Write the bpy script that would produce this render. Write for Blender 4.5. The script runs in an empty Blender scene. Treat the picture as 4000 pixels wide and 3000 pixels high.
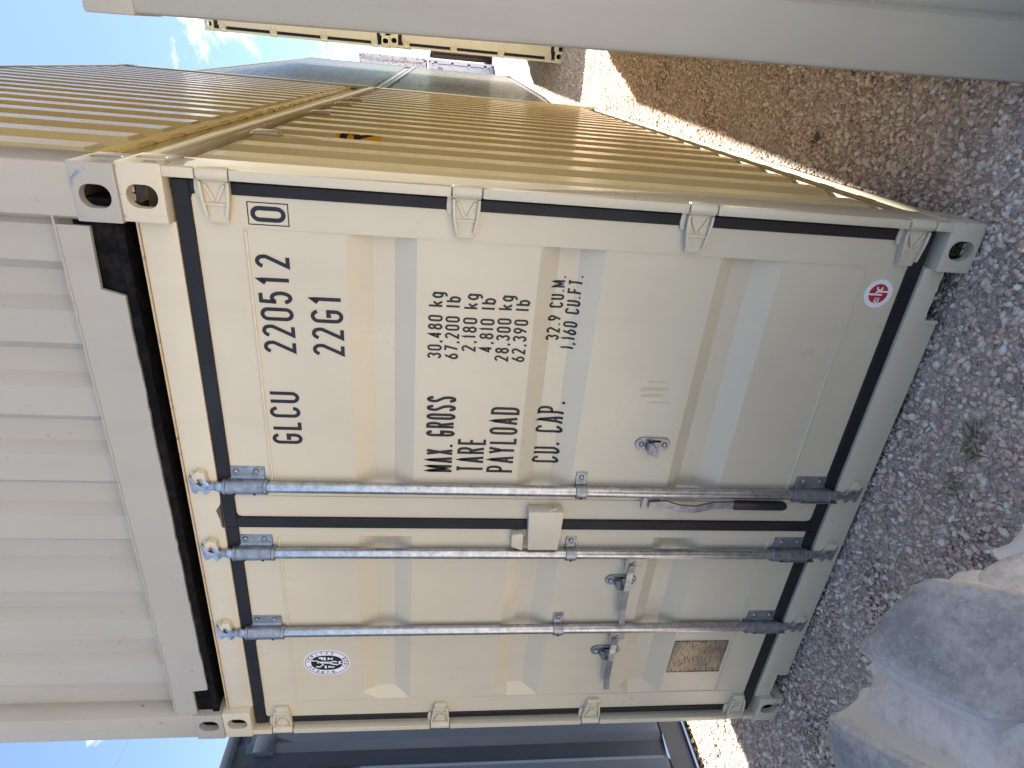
import bpy, bmesh, math, random
import numpy as np
from mathutils import Vector, Matrix
random.seed(7)
rng = np.random.default_rng(11)
sc = bpy.context.scene
C = sc.collection
R = math.radians

# ------------------------------------------------------------------ camera
CAM_RIGHT = Vector((0.08568221, -0.08988065, -0.99226006))   # the phone was held upright: image right is world down
CAM_UP = Vector((0.88795631, 0.45858373, 0.03513621))
CAM_FWD = Vector((-0.45187625, 0.88409413, -0.11910256))
cam_d = bpy.data.cameras.new('camera'); cam = bpy.data.objects.new('camera', cam_d); C.objects.link(cam)
m = Matrix.Identity(4)
for i in range(3):
    m[i][0] = CAM_RIGHT[i]; m[i][1] = CAM_UP[i]; m[i][2] = -CAM_FWD[i]
m[0][3], m[1][3], m[2][3] = 2.7430, -1.8190, 1.7116
cam.matrix_world = m
cam_d.sensor_fit = 'HORIZONTAL'; cam_d.sensor_width = 36.0; cam_d.lens = 2412.95 / 4000 * 36
cam_d.clip_start = 0.02; cam_d.clip_end = 3000
sc.camera = cam

# ------------------------------------------------------------------ sun and sky
SUN = Vector((0.087, 0.352, 1.0)).normalized()               # direction towards the sun
sl = bpy.data.lights.new('sun', 'SUN'); sl.energy = 5.0; sl.angle = R(0.53); sl.color = (1.0, 0.94, 0.86)
so = bpy.data.objects.new('sun', sl); C.objects.link(so)
so.rotation_euler = SUN.to_track_quat('Z', 'Y').to_euler(); so.location = (0, 0, 30)

w = bpy.data.worlds.new('World'); sc.world = w; w.use_nodes = True
nt = w.node_tree; nt.nodes.clear()
N = lambda t, **k: (lambda n: ([setattr(n, a, b) for a, b in k.items()], n)[1])(nt.nodes.new(t))
sky = N('ShaderNodeTexSky', sky_type='NISHITA', sun_disc=False)
sky.sun_elevation = math.asin(SUN.z); sky.sun_rotation = math.atan2(SUN.x, SUN.y)
sky.air_density = 1.0; sky.dust_density = 1.1; sky.ozone_density = 1.6; sky.altitude = 1200
tc = N('ShaderNodeTexCoord')
mp = N('ShaderNodeMapping'); mp.inputs['Scale'].default_value = (1, 1, 1.7); mp.inputs['Location'].default_value = (0.37, 0.12, 0.2)
nz = N('ShaderNodeTexNoise'); nz.inputs['Scale'].default_value = 4.2; nz.inputs['Detail'].default_value = 9; nz.inputs['Roughness'].default_value = 0.56
nz.inputs['Distortion'].default_value = 0.25
cr = N('ShaderNodeValToRGB'); cr.color_ramp.elements[0].position = 0.585; cr.color_ramp.elements[1].position = 0.74
mx = N('ShaderNodeMixRGB'); mx.inputs['Color2'].default_value = (15, 15.2, 15.6, 1)
bg = N('ShaderNodeBackground'); bg.inputs['Strength'].default_value = 0.07
wo = N('ShaderNodeOutputWorld')
L = nt.links.new
L(tc.outputs['Generated'], mp.inputs['Vector']); L(mp.outputs['Vector'], nz.inputs['Vector'])
L(nz.outputs['Fac'], cr.inputs['Fac']); L(cr.outputs['Color'], mx.inputs['Fac'])
L(sky.outputs['Color'], mx.inputs['Color1']); L(mx.outputs['Color'], bg.inputs['Color']); L(bg.outputs['Background'], wo.inputs['Surface'])

vs = sc.view_settings
vs.view_transform = 'Standard'; vs.look = 'None'; vs.gamma = 1.0; vs.use_curve_mapping = False; vs.exposure = 1.92
sc.render.engine = 'CYCLES'
sc.cycles.use_denoising = True
sc.cycles.max_bounces = 16; sc.cycles.diffuse_bounces = 12; sc.cycles.glossy_bounces = 5

# ------------------------------------------------------------------ materials
MATS = {}
def srgb(r, g, b):
    f = lambda c: (c / 255 / 12.92) if c / 255 <= 0.04045 else ((c / 255 + 0.055) / 1.055) ** 2.4
    return (f(r), f(g), f(b), 1)
class NT:
    def __init__(s, name):
        s.m = bpy.data.materials.new(name); s.m.use_nodes = True; s.t = s.m.node_tree
        s.b = s.t.nodes['Principled BSDF']; s.geo = s.t.nodes.new('ShaderNodeNewGeometry'); s.pos = s.geo.outputs['Position']
    def n(s, t, **k):
        n = s.t.nodes.new(t)
        for a, b in k.items(): setattr(n, a, b)
        return n
    def l(s, a, b): s.t.links.new(a, b)
    def noise(s, scale, detail=4, rough=0.55, stretch=None, out='Fac', vec=None, dist=0):
        v = vec or s.pos
        if stretch:
            mpn = s.n('ShaderNodeMapping'); mpn.inputs['Scale'].default_value = stretch; s.l(v, mpn.inputs['Vector']); v = mpn.outputs['Vector']
        n = s.n('ShaderNodeTexNoise'); n.inputs['Scale'].default_value = scale; n.inputs['Detail'].default_value = detail
        n.inputs['Roughness'].default_value = rough; n.inputs['Distortion'].default_value = dist
        s.l(v, n.inputs['Vector']); return n.outputs[out]
    def ramp(s, fac, p0, p1, c0=(0, 0, 0, 1), c1=(1, 1, 1, 1)):
        r = s.n('ShaderNodeValToRGB'); e = r.color_ramp.elements
        e[0].position = p0; e[1].position = p1; e[0].color = c0; e[1].color = c1; s.l(fac, r.inputs['Fac']); return r.outputs['Color']
    def mix(s, fac, a, b, mode='MIX'):
        x = s.n('ShaderNodeMixRGB', blend_type=mode)
        for sock, v in (('Fac', fac), ('Color1', a), ('Color2', b)):
            if isinstance(v, (int, float)): x.inputs[sock].default_value = v
            elif isinstance(v, tuple): x.inputs[sock].default_value = v
            else: s.l(v, x.inputs[sock])
        return x.outputs['Color']
    def math(s, op, a, b=None):
        x = s.n('ShaderNodeMath', operation=op)
        for i, v in enumerate((a, b)):
            if v is None: continue
            if isinstance(v, (int, float)): x.inputs[i].default_value = v
            else: s.l(v, x.inputs[i])
        return x.outputs[0]
    def bump(s, h, strength, dist=0.01):
        b = s.n('ShaderNodeBump'); b.inputs['Strength'].default_value = strength; b.inputs['Distance'].default_value = dist
        s.l(h, b.inputs['Height']); s.l(b.outputs['Normal'], s.b.inputs['Normal'])
    def done(s, col=None, rough=0.5, metal=0.0, spec=0.5):
        if col is not None:
            if isinstance(col, tuple): s.b.inputs['Base Color'].default_value = col
            else: s.l(col, s.b.inputs['Base Color'])
        if isinstance(rough, (int, float)): s.b.inputs['Roughness'].default_value = rough
        else: s.l(rough, s.b.inputs['Roughness'])
        s.b.inputs['Metallic'].default_value = metal; s.b.inputs['Specular IOR Level'].default_value = spec
        return s.m

def paint(name, col, dirt=0.25, specks=0.0, rust=0.0, rough=0.38, dirtcol=(0.23, 0.19, 0.14, 1), bump=0.05):
    t = NT(name)
    big = t.noise(1.3, 5, 0.6)
    c = t.mix(t.ramp(big, 0.35, 0.75), col, tuple(x * 0.9 for x in col[:3]) + (1,))
    streak = t.noise(9, 6, 0.65, stretch=(1, 1, 0.09))
    c = t.mix(t.math('MULTIPLY', t.ramp(streak, 0.52, 0.86), dirt), c, dirtcol)
    grime = t.noise(38, 5, 0.7)
    c = t.mix(t.math('MULTIPLY', t.ramp(grime, 0.60, 0.78), dirt * 0.5), c, dirtcol)
    if specks > 0:
        v = t.n('ShaderNodeTexVoronoi', feature='F1'); v.inputs['Scale'].default_value = 26
        mpn = t.n('ShaderNodeMapping'); mpn.inputs['Scale'].default_value = (1, 1, 0.75); t.l(t.pos, mpn.inputs['Vector']); t.l(mpn.outputs['Vector'], v.inputs['Vector'])
        dots = t.ramp(v.outputs['Distance'], 0.10, 0.17, (1, 1, 1, 1), (0, 0, 0, 1))
        gate = t.ramp(t.noise(2.3, 3, 0.6), 0.47, 0.60)
        dv = t.n('ShaderNodeVectorMath', operation='DISTANCE'); t.l(t.pos, dv.inputs[0]); dv.inputs[1].default_value = (0.22, 0.03, 2.86)
        gate = t.math('MAXIMUM', t.math('MULTIPLY', gate, 0.55), t.ramp(t.math('ADD', dv.outputs['Value'], t.math('MULTIPLY', t.noise(5, 4), 0.4)), 0.35, 0.80, (1, 1, 1, 1), (0, 0, 0, 1)))
        sel = t.ramp(t.noise(17, 2), 0.50, 0.60)
        c = t.mix(t.math('MULTIPLY', t.math('MULTIPLY', t.math('MULTIPLY', dots, gate), sel), specks), c, (0.12, 0.10, 0.085, 1))
    if rust > 0:
        rm = t.ramp(t.noise(14, 8, 0.72), 0.66 - rust * 0.16, 0.72 - rust * 0.12)
        rc = t.mix(t.noise(60, 4), (0.10, 0.035, 0.015, 1), (0.30, 0.13, 0.05, 1))
        c = t.mix(rm, c, rc)
    h = t.math('ADD', t.math('MULTIPLY', t.noise(2.2, 3), 1.0), t.math('MULTIPLY', t.noise(160, 2), 0.05))
    t.bump(h, bump, 0.03)
    rr = t.n('ShaderNodeMapRange'); rr.inputs['To Min'].default_value = rough - 0.06; rr.inputs['To Max'].default_value = rough + 0.14
    t.l(t.noise(6, 4), rr.inputs['Value'])
    return t.done(c, rr.outputs['Result'])

BEIGE = srgb(205, 196, 173)
M = MATS
M['beige'] = paint('beige_paint', BEIGE, 0.10, rough=0.27, bump=0.03)
M['beige_rust'] = paint('beige_paint_rusting', BEIGE, 0.3, rust=0.55, rough=0.42)
M['beige_edge'] = paint('beige_paint_rust_edge', srgb(196, 174, 142), 0.4, rust=0.5, rough=0.6)
M['cream'] = paint('weathered_cream_paint', srgb(169, 165, 155), 0.22, specks=0.75, rough=0.48)
M['bounce_side'] = paint('bounce_warmed_beige_paint', srgb(209, 194, 150), 0.14, rough=0.15, bump=0.008)  # beige side paint with the aisle's golden bounce light put into the colour
M['cream_rust'] = paint('weathered_cream_paint_rusting', srgb(169, 165, 155), 0.25, specks=0.5, rust=0.22, rough=0.5)
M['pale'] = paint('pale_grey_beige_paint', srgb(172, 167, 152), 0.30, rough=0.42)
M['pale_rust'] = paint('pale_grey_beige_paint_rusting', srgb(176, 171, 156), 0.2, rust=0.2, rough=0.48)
M['reflector_side'] = paint('aisle_reflector_paint', srgb(220, 211, 188), 0.15, rough=0.4)  # unseen sides made lighter than their posts, as reflectors for the aisle
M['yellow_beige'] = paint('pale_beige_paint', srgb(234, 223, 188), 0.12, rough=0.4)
M['navy'] = paint('dark_slate_paint', srgb(70, 84, 106), 0.15, rough=0.40, dirtcol=(0.12, 0.11, 0.10, 1))
M['grey'] = paint('grey_paint', srgb(158, 163, 162), 0.2, rough=0.24, bump=0.03)
M['white_rust'] = paint('rusting_white_paint', srgb(208, 208, 216), 0.9, rust=0.95, rough=0.6, dirtcol=(0.10, 0.05, 0.03, 1))
M['white_far'] = paint('old_white_paint', srgb(206, 208, 218), 0.35, rust=0.15, rough=0.6, dirtcol=(0.2, 0.12, 0.08, 1))
M['brown_far'] = paint('brown_rust_paint', srgb(72, 50, 44), 0.4, rust=0.3, rough=0.6)
M['green_far'] = paint('faded_green_paint', srgb(88, 96, 88), 0.4, rust=0.1, rough=0.6)

def mk_rubber():
    t = NT('black_rubber_seal')
    c = t.mix(t.ramp(t.noise(5, 6, 0.65), 0.35, 0.8), (0.006, 0.0065, 0.009, 1), (0.018, 0.0185, 0.022, 1))
    t.bump(t.noise(30, 3), 0.1, 0.004); return t.done(c, 0.55, 0, 0.35)
M['rubber'] = mk_rubber()
def mk_tar():
    t = NT('black_undercoat')
    c = t.mix(t.ramp(t.noise(20, 6, 0.7), 0.45, 0.75), (0.003, 0.0035, 0.005, 1), (0.022, 0.020, 0.017, 1))
    t.bump(t.noise(45, 4), 0.5, 0.01); return t.done(c, 0.85, 0, 0.12)
M['tar'] = mk_tar()
def mk_galv(name, a, b, rough, metal):
    t = NT(name)
    c = t.mix(t.ramp(t.noise(34, 5, 0.7), 0.35, 0.70), a, b)
    c = t.mix(t.math('MULTIPLY', t.ramp(t.noise(110, 3, 0.6), 0.64, 0.70), 0.7), c, (0.10, 0.10, 0.11, 1))
    t.bump(t.noise(70, 4), 0.12, 0.006)
    rr = t.n('ShaderNodeMapRange'); rr.inputs['To Min'].default_value = rough - 0.08; rr.inputs['To Max'].default_value = rough + 0.2
    t.l(t.noise(40, 5), rr.inputs['Value']); return t.done(c, rr.outputs['Result'], metal)
M['galv'] = mk_galv('galvanised_steel', (0.54, 0.56, 0.60, 1), (0.30, 0.31, 0.34, 1), 0.26, 0.95)
M['galv_dull'] = mk_galv('dull_galvanised_steel', (0.37, 0.395, 0.43, 1), (0.20, 0.215, 0.24, 1), 0.36, 0.85)
M['zinc'] = mk_galv('zinc_plated_steel', (0.50, 0.48, 0.45, 1), (0.33, 0.32, 0.31, 1), 0.38, 0.85)
def flat(name, col, rough=0.5, spec=0.4, var=0.0):
    t = NT(name)
    c = t.mix(t.ramp(t.noise(25, 5), 0.4, 0.8), col, tuple(x * (1 - var) for x in col[:3]) + (1,))
    return t.done(c, rough, 0, spec)
M['ink'] = flat('black_lettering', (0.012, 0.013, 0.018, 1), 0.45, 0.4, 0.3)
M['grip'] = flat('black_plastic_grip', (0.012, 0.012, 0.013, 1), 0.4, 0.5, 0.2)
M['hole'] = flat('dark_recess', (0.012, 0.012, 0.014, 1), 0.9, 0.1)
M['sticker_white'] = flat('white_vinyl', (0.80, 0.81, 0.84, 1), 0.4, 0.5, 0.06)
M['sticker_red'] = flat('red_vinyl', (0.42, 0.022, 0.022, 1), 0.4, 0.5, 0.1)
M['sticker_yellow'] = flat('yellow_vinyl', (0.72, 0.36, 0.03, 1), 0.4, 0.5, 0.1)
M['cavity_shade'] = flat('casting_cavity_shade', (0.085, 0.070, 0.055, 1), 0.8, 0.2, 0.4)  # shade inside the casting holes, put into the colour
M['fardark'] = flat('faded_dark_lettering', (0.05, 0.06, 0.11, 1), 0.6, 0.3, 0.4)
M['wire'] = flat('dark_cable', (0.03, 0.03, 0.035, 1), 0.6)
def mk_plate():
    t = NT('engraved_metal_plate')
    bars = t.n('ShaderNodeTexNoise'); bars.inputs['Scale'].default_value = 1.0; bars.inputs['Detail'].default_value = 3
    mpn = t.n('ShaderNodeMapping'); mpn.inputs['Scale'].default_value = (26, 1, 150); t.l(t.pos, mpn.inputs['Vector']); t.l(mpn.outputs['Vector'], bars.inputs['Vector'])
    f = t.ramp(bars.outputs['Fac'], 0.50, 0.62)
    c = t.mix(f, (0.34, 0.29, 0.21, 1), (0.07, 0.058, 0.05, 1))
    c = t.mix(t.ramp(t.noise(8, 3), 0.4, 0.7), c, (0.14, 0.115, 0.10, 1))
    return t.done(c, 0.42, 0.45)
M['plate'] = mk_plate()
def mk_scuff():
    t = NT('rubbed_brown_scuff'); return t.done((0.54, 0.465, 0.335, 1), 0.6)
M['scuff'] = mk_scuff()
def mk_tyre(name, base, dust, lo, hi):
    t = NT(name)
    n1 = t.noise(11, 8, 0.72); n2 = t.noise(70, 5, 0.7)
    f = t.math('ADD', t.math('MULTIPLY', n1, 0.62), t.math('MULTIPLY', n2, 0.38))
    c = t.mix(t.ramp(f, lo, hi), base, dust)
    c = t.mix(t.math('MULTIPLY', t.ramp(t.noise(140, 2), 0.66, 0.72), 0.55), c, (0.52, 0.48, 0.42, 1))
    c = t.mix(t.math('MULTIPLY', t.ramp(t.noise(26, 6, 0.7), 0.60, 0.75), 0.4), c, (0.40, 0.31, 0.22, 1))
    t.bump(t.math('ADD', n1, t.math('MULTIPLY', n2, 0.6)), 0.35, 0.012)
    return t.done(c, 0.85, 0, 0.25)
def mk_lug():
    t = NT('dusty_tread_rubber')
    at = t.n('ShaderNodeVertexColor', layer_name='dust')
    n1 = t.noise(13, 8, 0.72); n2 = t.noise(80, 5, 0.7)
    f = t.math('ADD', at.outputs['Color'], t.math('ADD', t.math('MULTIPLY', n1, 0.75), t.math('MULTIPLY', n2, 0.45)))
    c = t.mix(t.ramp(f, 0.52, 1.02), (0.24, 0.238, 0.234, 1), (0.66, 0.60, 0.53, 1))
    c = t.mix(t.math('MULTIPLY', t.ramp(t.noise(150, 2), 0.66, 0.72), 0.5), c, (0.60, 0.56, 0.50, 1))
    c = t.mix(t.math('MULTIPLY', t.ramp(t.noise(26, 6, 0.7), 0.60, 0.75), 0.4), c, (0.46, 0.37, 0.27, 1))
    t.bump(t.math('ADD', n1, t.math('MULTIPLY', n2, 0.6)), 0.35, 0.012)
    return t.done(c, 0.88, 0, 0.25)
M['tyre_lug'] = mk_lug()
M['tyre_dust'] = mk_tyre('dust_caked_rubber', (0.40, 0.37, 0.34, 1), (0.68, 0.62, 0.54, 1), 0.34, 0.54)
def mk_ground():
    t = NT('gravel_ground')
    v = t.n('ShaderNodeTexVoronoi', feature='F1'); v.inputs['Scale'].default_value = 34; t.l(t.pos, v.inputs['Vector'])
    v2 = t.n('ShaderNodeTexVoronoi', feature='F1'); v2.inputs['Scale'].default_value = 78; t.l(t.pos, v2.inputs['Vector'])
    r = t.n('ShaderNodeValToRGB'); e = r.color_ramp.elements
    e[0].color = (0.36, 0.31, 0.275, 1); e[1].color = (0.62, 0.54, 0.465, 1); e[1].position = 1
    e2 = r.color_ramp.elements.new(0.5); e2.color = (0.50, 0.435, 0.385, 1)
    sep = t.n('ShaderNodeSeparateColor'); t.l(v.outputs['Color'], sep.inputs['Color']); t.l(sep.outputs[0], r.inputs['Fac'])
    c = t.mix(t.ramp(t.noise(1.1, 4), 0.45, 0.7), r.outputs['Color'], (0.52, 0.43, 0.345, 1))
    h = t.math('ADD', t.math('MULTIPLY', v.outputs['Distance'], -1.0), t.math('MULTIPLY', v2.outputs['Distance'], -0.5))
    t.bump(h, 0.9, 0.03); return t.done(c, 0.9, 0, 0.25)
M['ground'] = mk_ground()
def mk_stone():
    t = NT('crushed_stone')
    a = t.n('ShaderNodeVertexColor', layer_name='stone_colour')
    c = t.mix(t.math('MULTIPLY', t.ramp(t.noise(90, 4, 0.7), 0.4, 0.75), 0.35), a.outputs['Color'], (0.36, 0.31, 0.27, 1))
    t.bump(t.noise(150, 3), 0.4, 0.004); return t.done(c, 0.85, 0, 0.3)
M['stone'] = mk_stone()
M['leaf'] = flat('weed_leaf', (0.13, 0.15, 0.085, 1), 0.6, 0.3, 0.5)
M['dry'] = flat('dry_weed', (0.34, 0.28, 0.18, 1), 0.7, 0.3, 0.4)

# ------------------------------------------------------------------ mesh helpers
class MB:
    def __init__(s): s.v = []; s.f = []; s.mi = []
    def add(s, vs, fs, mi=0):
        o = len(s.v); s.v += [tuple(p) for p in vs]; s.f += [tuple(i + o for i in f) for f in fs]; s.mi += [mi] * len(fs); return s
    def box(s, x0, x1, y0, y1, z0, z1, mi=0):
        return s.add([(x0, y0, z0), (x1, y0, z0), (x1, y1, z0), (x0, y1, z0), (x0, y0, z1), (x1, y0, z1), (x1, y1, z1), (x0, y1, z1)],
                     [(0, 3, 2, 1), (4, 5, 6, 7), (0, 1, 5, 4), (1, 2, 6, 5), (2, 3, 7, 6), (3, 0, 4, 7)], mi)
    def prism_xz(s, poly, y0, y1, mi=0):          # polygon in (x, z), counter-clockwise seen from -y, extruded along y
        n = len(poly)
        vs = [(x, y0, z) for x, z in poly] + [(x, y1, z) for x, z in poly]
        fs = [tuple(range(n)), tuple(range(2 * n - 1, n - 1, -1))] + [(i, i + n, (i + 1) % n + n, (i + 1) % n) for i in range(n)]
        return s.add(vs, fs, mi)
    def prism_xy(s, poly, z0, z1, mi=0):
        n = len(poly)
        vs = [(x, y, z0) for x, y in poly] + [(x, y, z1) for x, y in poly]
        fs = [tuple(range(n - 1, -1, -1)), tuple(range(n, 2 * n))] + [(i, (i + 1) % n, (i + 1) % n + n, i + n) for i in range(n)]
        return s.add(vs, fs, mi)
    def tube(s, pts, rad, n=12, cap=True, mi=0):   # tube along 3-D points, radius a number or a list
        pts = [Vector(p) for p in pts]; rr = rad if isinstance(rad, (list, tuple)) else [rad] * len(pts)
        vs = []; fs = []
        for i, p in enumerate(pts):
            d = (pts[min(i + 1, len(pts) - 1)] - pts[max(i - 1, 0)]).normalized()
            u = d.cross(Vector((0, 0, 1)) if abs(d.z) < 0.9 else Vector((0, 1, 0))).normalized(); q = d.cross(u).normalized()
            vs += [p + (u * math.cos(2 * math.pi * k / n) + q * math.sin(2 * math.pi * k / n)) * rr[i] for k in range(n)]
        for i in range(len(pts) - 1):
            fs += [(i * n + k, i * n + (k + 1) % n, (i + 1) * n + (k + 1) % n, (i + 1) * n + k) for k in range(n)]
        if cap: fs += [tuple(range(n - 1, -1, -1)), tuple((len(pts) - 1) * n + k for k in range(n))]
        return s.add(vs, fs, mi)
    def mesh(s, name, mats, bevel=0.0, smooth=False, seg=2, angle=35):
        me = bpy.data.meshes.new(name); me.from_pydata(s.v, [], s.f)
        for mm in (mats if isinstance(mats, (list, tuple)) else [mats]): me.materials.append(M[mm])
        me.polygons.foreach_set('material_index', s.mi)
        bm = bmesh.new(); bm.from_mesh(me)
        bmesh.ops.recalc_face_normals(bm, faces=bm.faces)
        if bevel:
            es = [e for e in bm.edges if len(e.link_faces) == 2 and e.calc_face_angle(0) > R(28)]
            bmesh.ops.bevel(bm, geom=es, offset=bevel, offset_type='OFFSET', segments=seg, profile=0.6, affect='EDGES', clamp_overlap=True)
        bm.to_mesh(me); bm.free()
        if smooth or bevel:
            me.polygons.foreach_set('use_smooth', [True] * len(me.polygons))
            if hasattr(me, 'set_sharp_from_angle'): me.set_sharp_from_angle(angle=R(angle))
        me.update(); return me

CACHE = {}
def cached(key, fn):
    if key not in CACHE: CACHE[key] = fn()
    return CACHE[key]
def link(name, mesh, parent=None, loc=None, rot=None):
    o = bpy.data.objects.new(name, mesh); C.objects.link(o)
    if parent is not None: o.parent = parent
    if loc: o.location = loc
    if rot: o.rotation_euler = rot
    return o
def thing(name, label, cat, loc=(0, 0, 0), rot=(0, 0, 0), group=None):
    o = link(name, None, None, loc, rot); o['label'] = label; o['category'] = cat
    if group: o['group'] = group
    return o
def tag(o, label, cat, group=None):
    o['label'] = label; o['category'] = cat
    if group: o['group'] = group
    return o

# ------------------------------------------------------------------ stroke lettering
def arc(cx, cz, rx, rz, a0, a1, n=8):
    return [(cx + rx * math.cos(R(a0 + (a1 - a0) * i / n)), cz + rz * math.sin(R(a0 + (a1 - a0) * i / n))) for i in range(n + 1)]
q = 0.20   # corner height of the condensed letters (their width is squeezed afterwards)
def G(*pl): return [list(p) for p in pl]
oval = arc(.5, 1 - q, .5, q, 180, 0) + arc(.5, q, .5, q, 0, -180) + [(0, 1 - q)]
GL = {
 '0': G(oval), 'O': G(oval), '1': G([(.1, .80), (.62, 1), (.62, 0)]),
 '2': G(arc(.5, 1 - q, .5, q, 170, 0) + [(1, .70), (0.02, 0), (1, 0)]),
 '3': G(arc(.5, .78, .5, .22, 165, -90) , arc(.5, .28, .5, .28, 90, -165)),
 '4': G([(1, .26), (0, .26), (.72, 1), (.72, 0)]),
 '5': G([(.95, 1), (.1, 1), (.05, .56)] + arc(.5, .33, .5, .30, 130, 0) + arc(.5, .30, .5, .30, 0, -160)),
 '6': G([(.75, 1), (.12, .45)], arc(.5, .28, .5, .28, 0, 360, 14)),
 '7': G([(0, 1), (1, 1), (.35, 0)]),
 '8': G(arc(.5, .77, .44, .23, -90, 270, 14), arc(.5, .27, .5, .27, -90, 270, 14)),
 '9': G(arc(.5, .72, .5, .28, 0, 360, 14), [(.88, .55), (.25, 0)]),
 'G': G(arc(.5, 1 - q, .5, q, 10, 180) + arc(.5, q, .5, q, 180, 360) + [(1, .46), (.55, .46), (.55, .36)]),
 'L': G([(0, 1), (0, 0), (1, 0)]), 'C': G(arc(.5, 1 - q, .5, q, 0, 180) + arc(.5, q, .5, q, 180, 360)),
 'U': G([(0, 1)] + arc(.5, q, .5, q, 180, 360) + [(1, 1)]),
 'M': G([(0, 0), (0, 1), (.5, .18), (1, 1), (1, 0)]), 'A': G([(0, 0), (.5, 1), (1, 0)], [(.18, .28), (.82, .28)]),
 'X': G([(0, 0), (1, 1)], [(0, 1), (1, 0)]), 'T': G([(0, 1), (1, 1)], [(.5, 1), (.5, 0)]),
 'R': G([(0, 0), (0, 1), (.55, 1)] + arc(.55, .76, .45, .24, 90, -90) + [(0, .52)], [(.5, .52), (1, 0)]),
 'S': G(arc(.5, .77, .5, .23, 10, 200, 8) + [(.85, .42)] + arc(.5, .23, .5, .23, 10, -170, 8)),
 'E': G([(1, 1), (0, 1), (0, 0), (1, 0)], [(0, .52), (.85, .52)]), 'F': G([(1, 1), (0, 1), (0, 0)], [(0, .52), (.85, .52)]),
 'P': G([(0, 0), (0, 1), (.5, 1)] + arc(.5, .74, .5, .26, 90, -90) + [(0, .48)]),
 'Y': G([(0, 1), (.5, .48), (1, 1)], [(.5, .48), (.5, 0)]),
 'D': G([(0, 0), (0, 1), (.5, 1)] + arc(.5, 1 - q, .5, q, 90, 0) + arc(.5, q, .5, q, 0, -90) + [(0, 0)]),
 'B': G([(0, 0), (0, 1), (.5, 1)] + arc(.5, .77, .42, .23, 90, -90) + [(0, .54)], [(.5, .54)] + arc(.5, .27, .5, .27, 90, -90) + [(0, 0)]),
 'V': G([(0, 1), (.5, 0), (1, 1)]), 'I': G([(.5, 1), (.5, 0)]),
 'k': G([(0, 1.04), (0, 0)], [(.95, .68), (.05, .28)], [(.35, .42), (1, 0)]),
 'g': G(arc(.48, .36, .48, .36, 0, 360, 14), [(.96, .70), (.96, -.12)] + arc(.5, -.12, .46, .20, 0, -120, 6)),
 'l': G([(.5, 1.04), (.5, 0)]), 'b': G([(0, 1.04), (0, 0)], arc(.5, .36, .5, .36, 0, 360, 14)),
 '.': G([(.5, -.0), (.5, .11)]), ',': G([(.65, .10), (.35, -.14)]),
}
def stroke(mb, pts, th, to3, yoff, step=0.02, mi=0):
    closed = len(pts) > 2 and math.dist(pts[0], pts[-1]) < 1e-6
    P = []
    for i in range(len(pts) - 1):
        a, b = pts[i], pts[i + 1]; d = math.dist(a, b)
        if d < 1e-7: continue
        n = max(1, math.ceil(d / step))
        P += [(a[0] + (b[0] - a[0]) * k / n, a[1] + (b[1] - a[1]) * k / n) for k in range(n)]
    if not closed: P.append(pts[-1])
    n = len(P); vs = []
    for i in range(n):
        if closed: p0, p1 = P[i - 1], P[(i + 1) % n]
        else: p0, p1 = P[max(i - 1, 0)], P[min(i + 1, n - 1)]
        c = P[i]
        def nrm(a, b):
            d = math.dist(a, b) or 1; return (-(b[1] - a[1]) / d, (b[0] - a[0]) / d)
        if not closed and i == 0: nn = nrm(c, p1); k = 1
        elif not closed and i == n - 1: nn = nrm(p0, c); k = 1
        else:
            n0, n1 = nrm(p0, c), nrm(c, p1); sx, sz = n0[0] + n1[0], n0[1] + n1[1]; l = math.hypot(sx, sz) or 1
            nn = (sx / l, sz / l); k = min(1 / max(0.35, nn[0] * n0[0] + nn[1] * n0[1]), 2.2)
        for sg in (1, -1): vs.append(to3(c[0] + sg * nn[0] * th / 2 * k, c[1] + sg * nn[1] * th / 2 * k, yoff))
    m_ = n if closed else n - 1
    mb.add(vs, [(2 * i, 2 * ((i + 1) % n), 2 * ((i + 1) % n) + 1, 2 * i + 1) for i in range(m_)], mi)
def glyph(mb, ch, x, z, wd, ht, th, to3, step=0.02):
    for k, pl in enumerate(GL[ch]):
        stroke(mb, [(x + th / 2 + px * (wd - th), z + th / 2 + pz * (ht - th)) for px, pz in pl], th, to3, -0.00012 * k, step)

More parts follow.
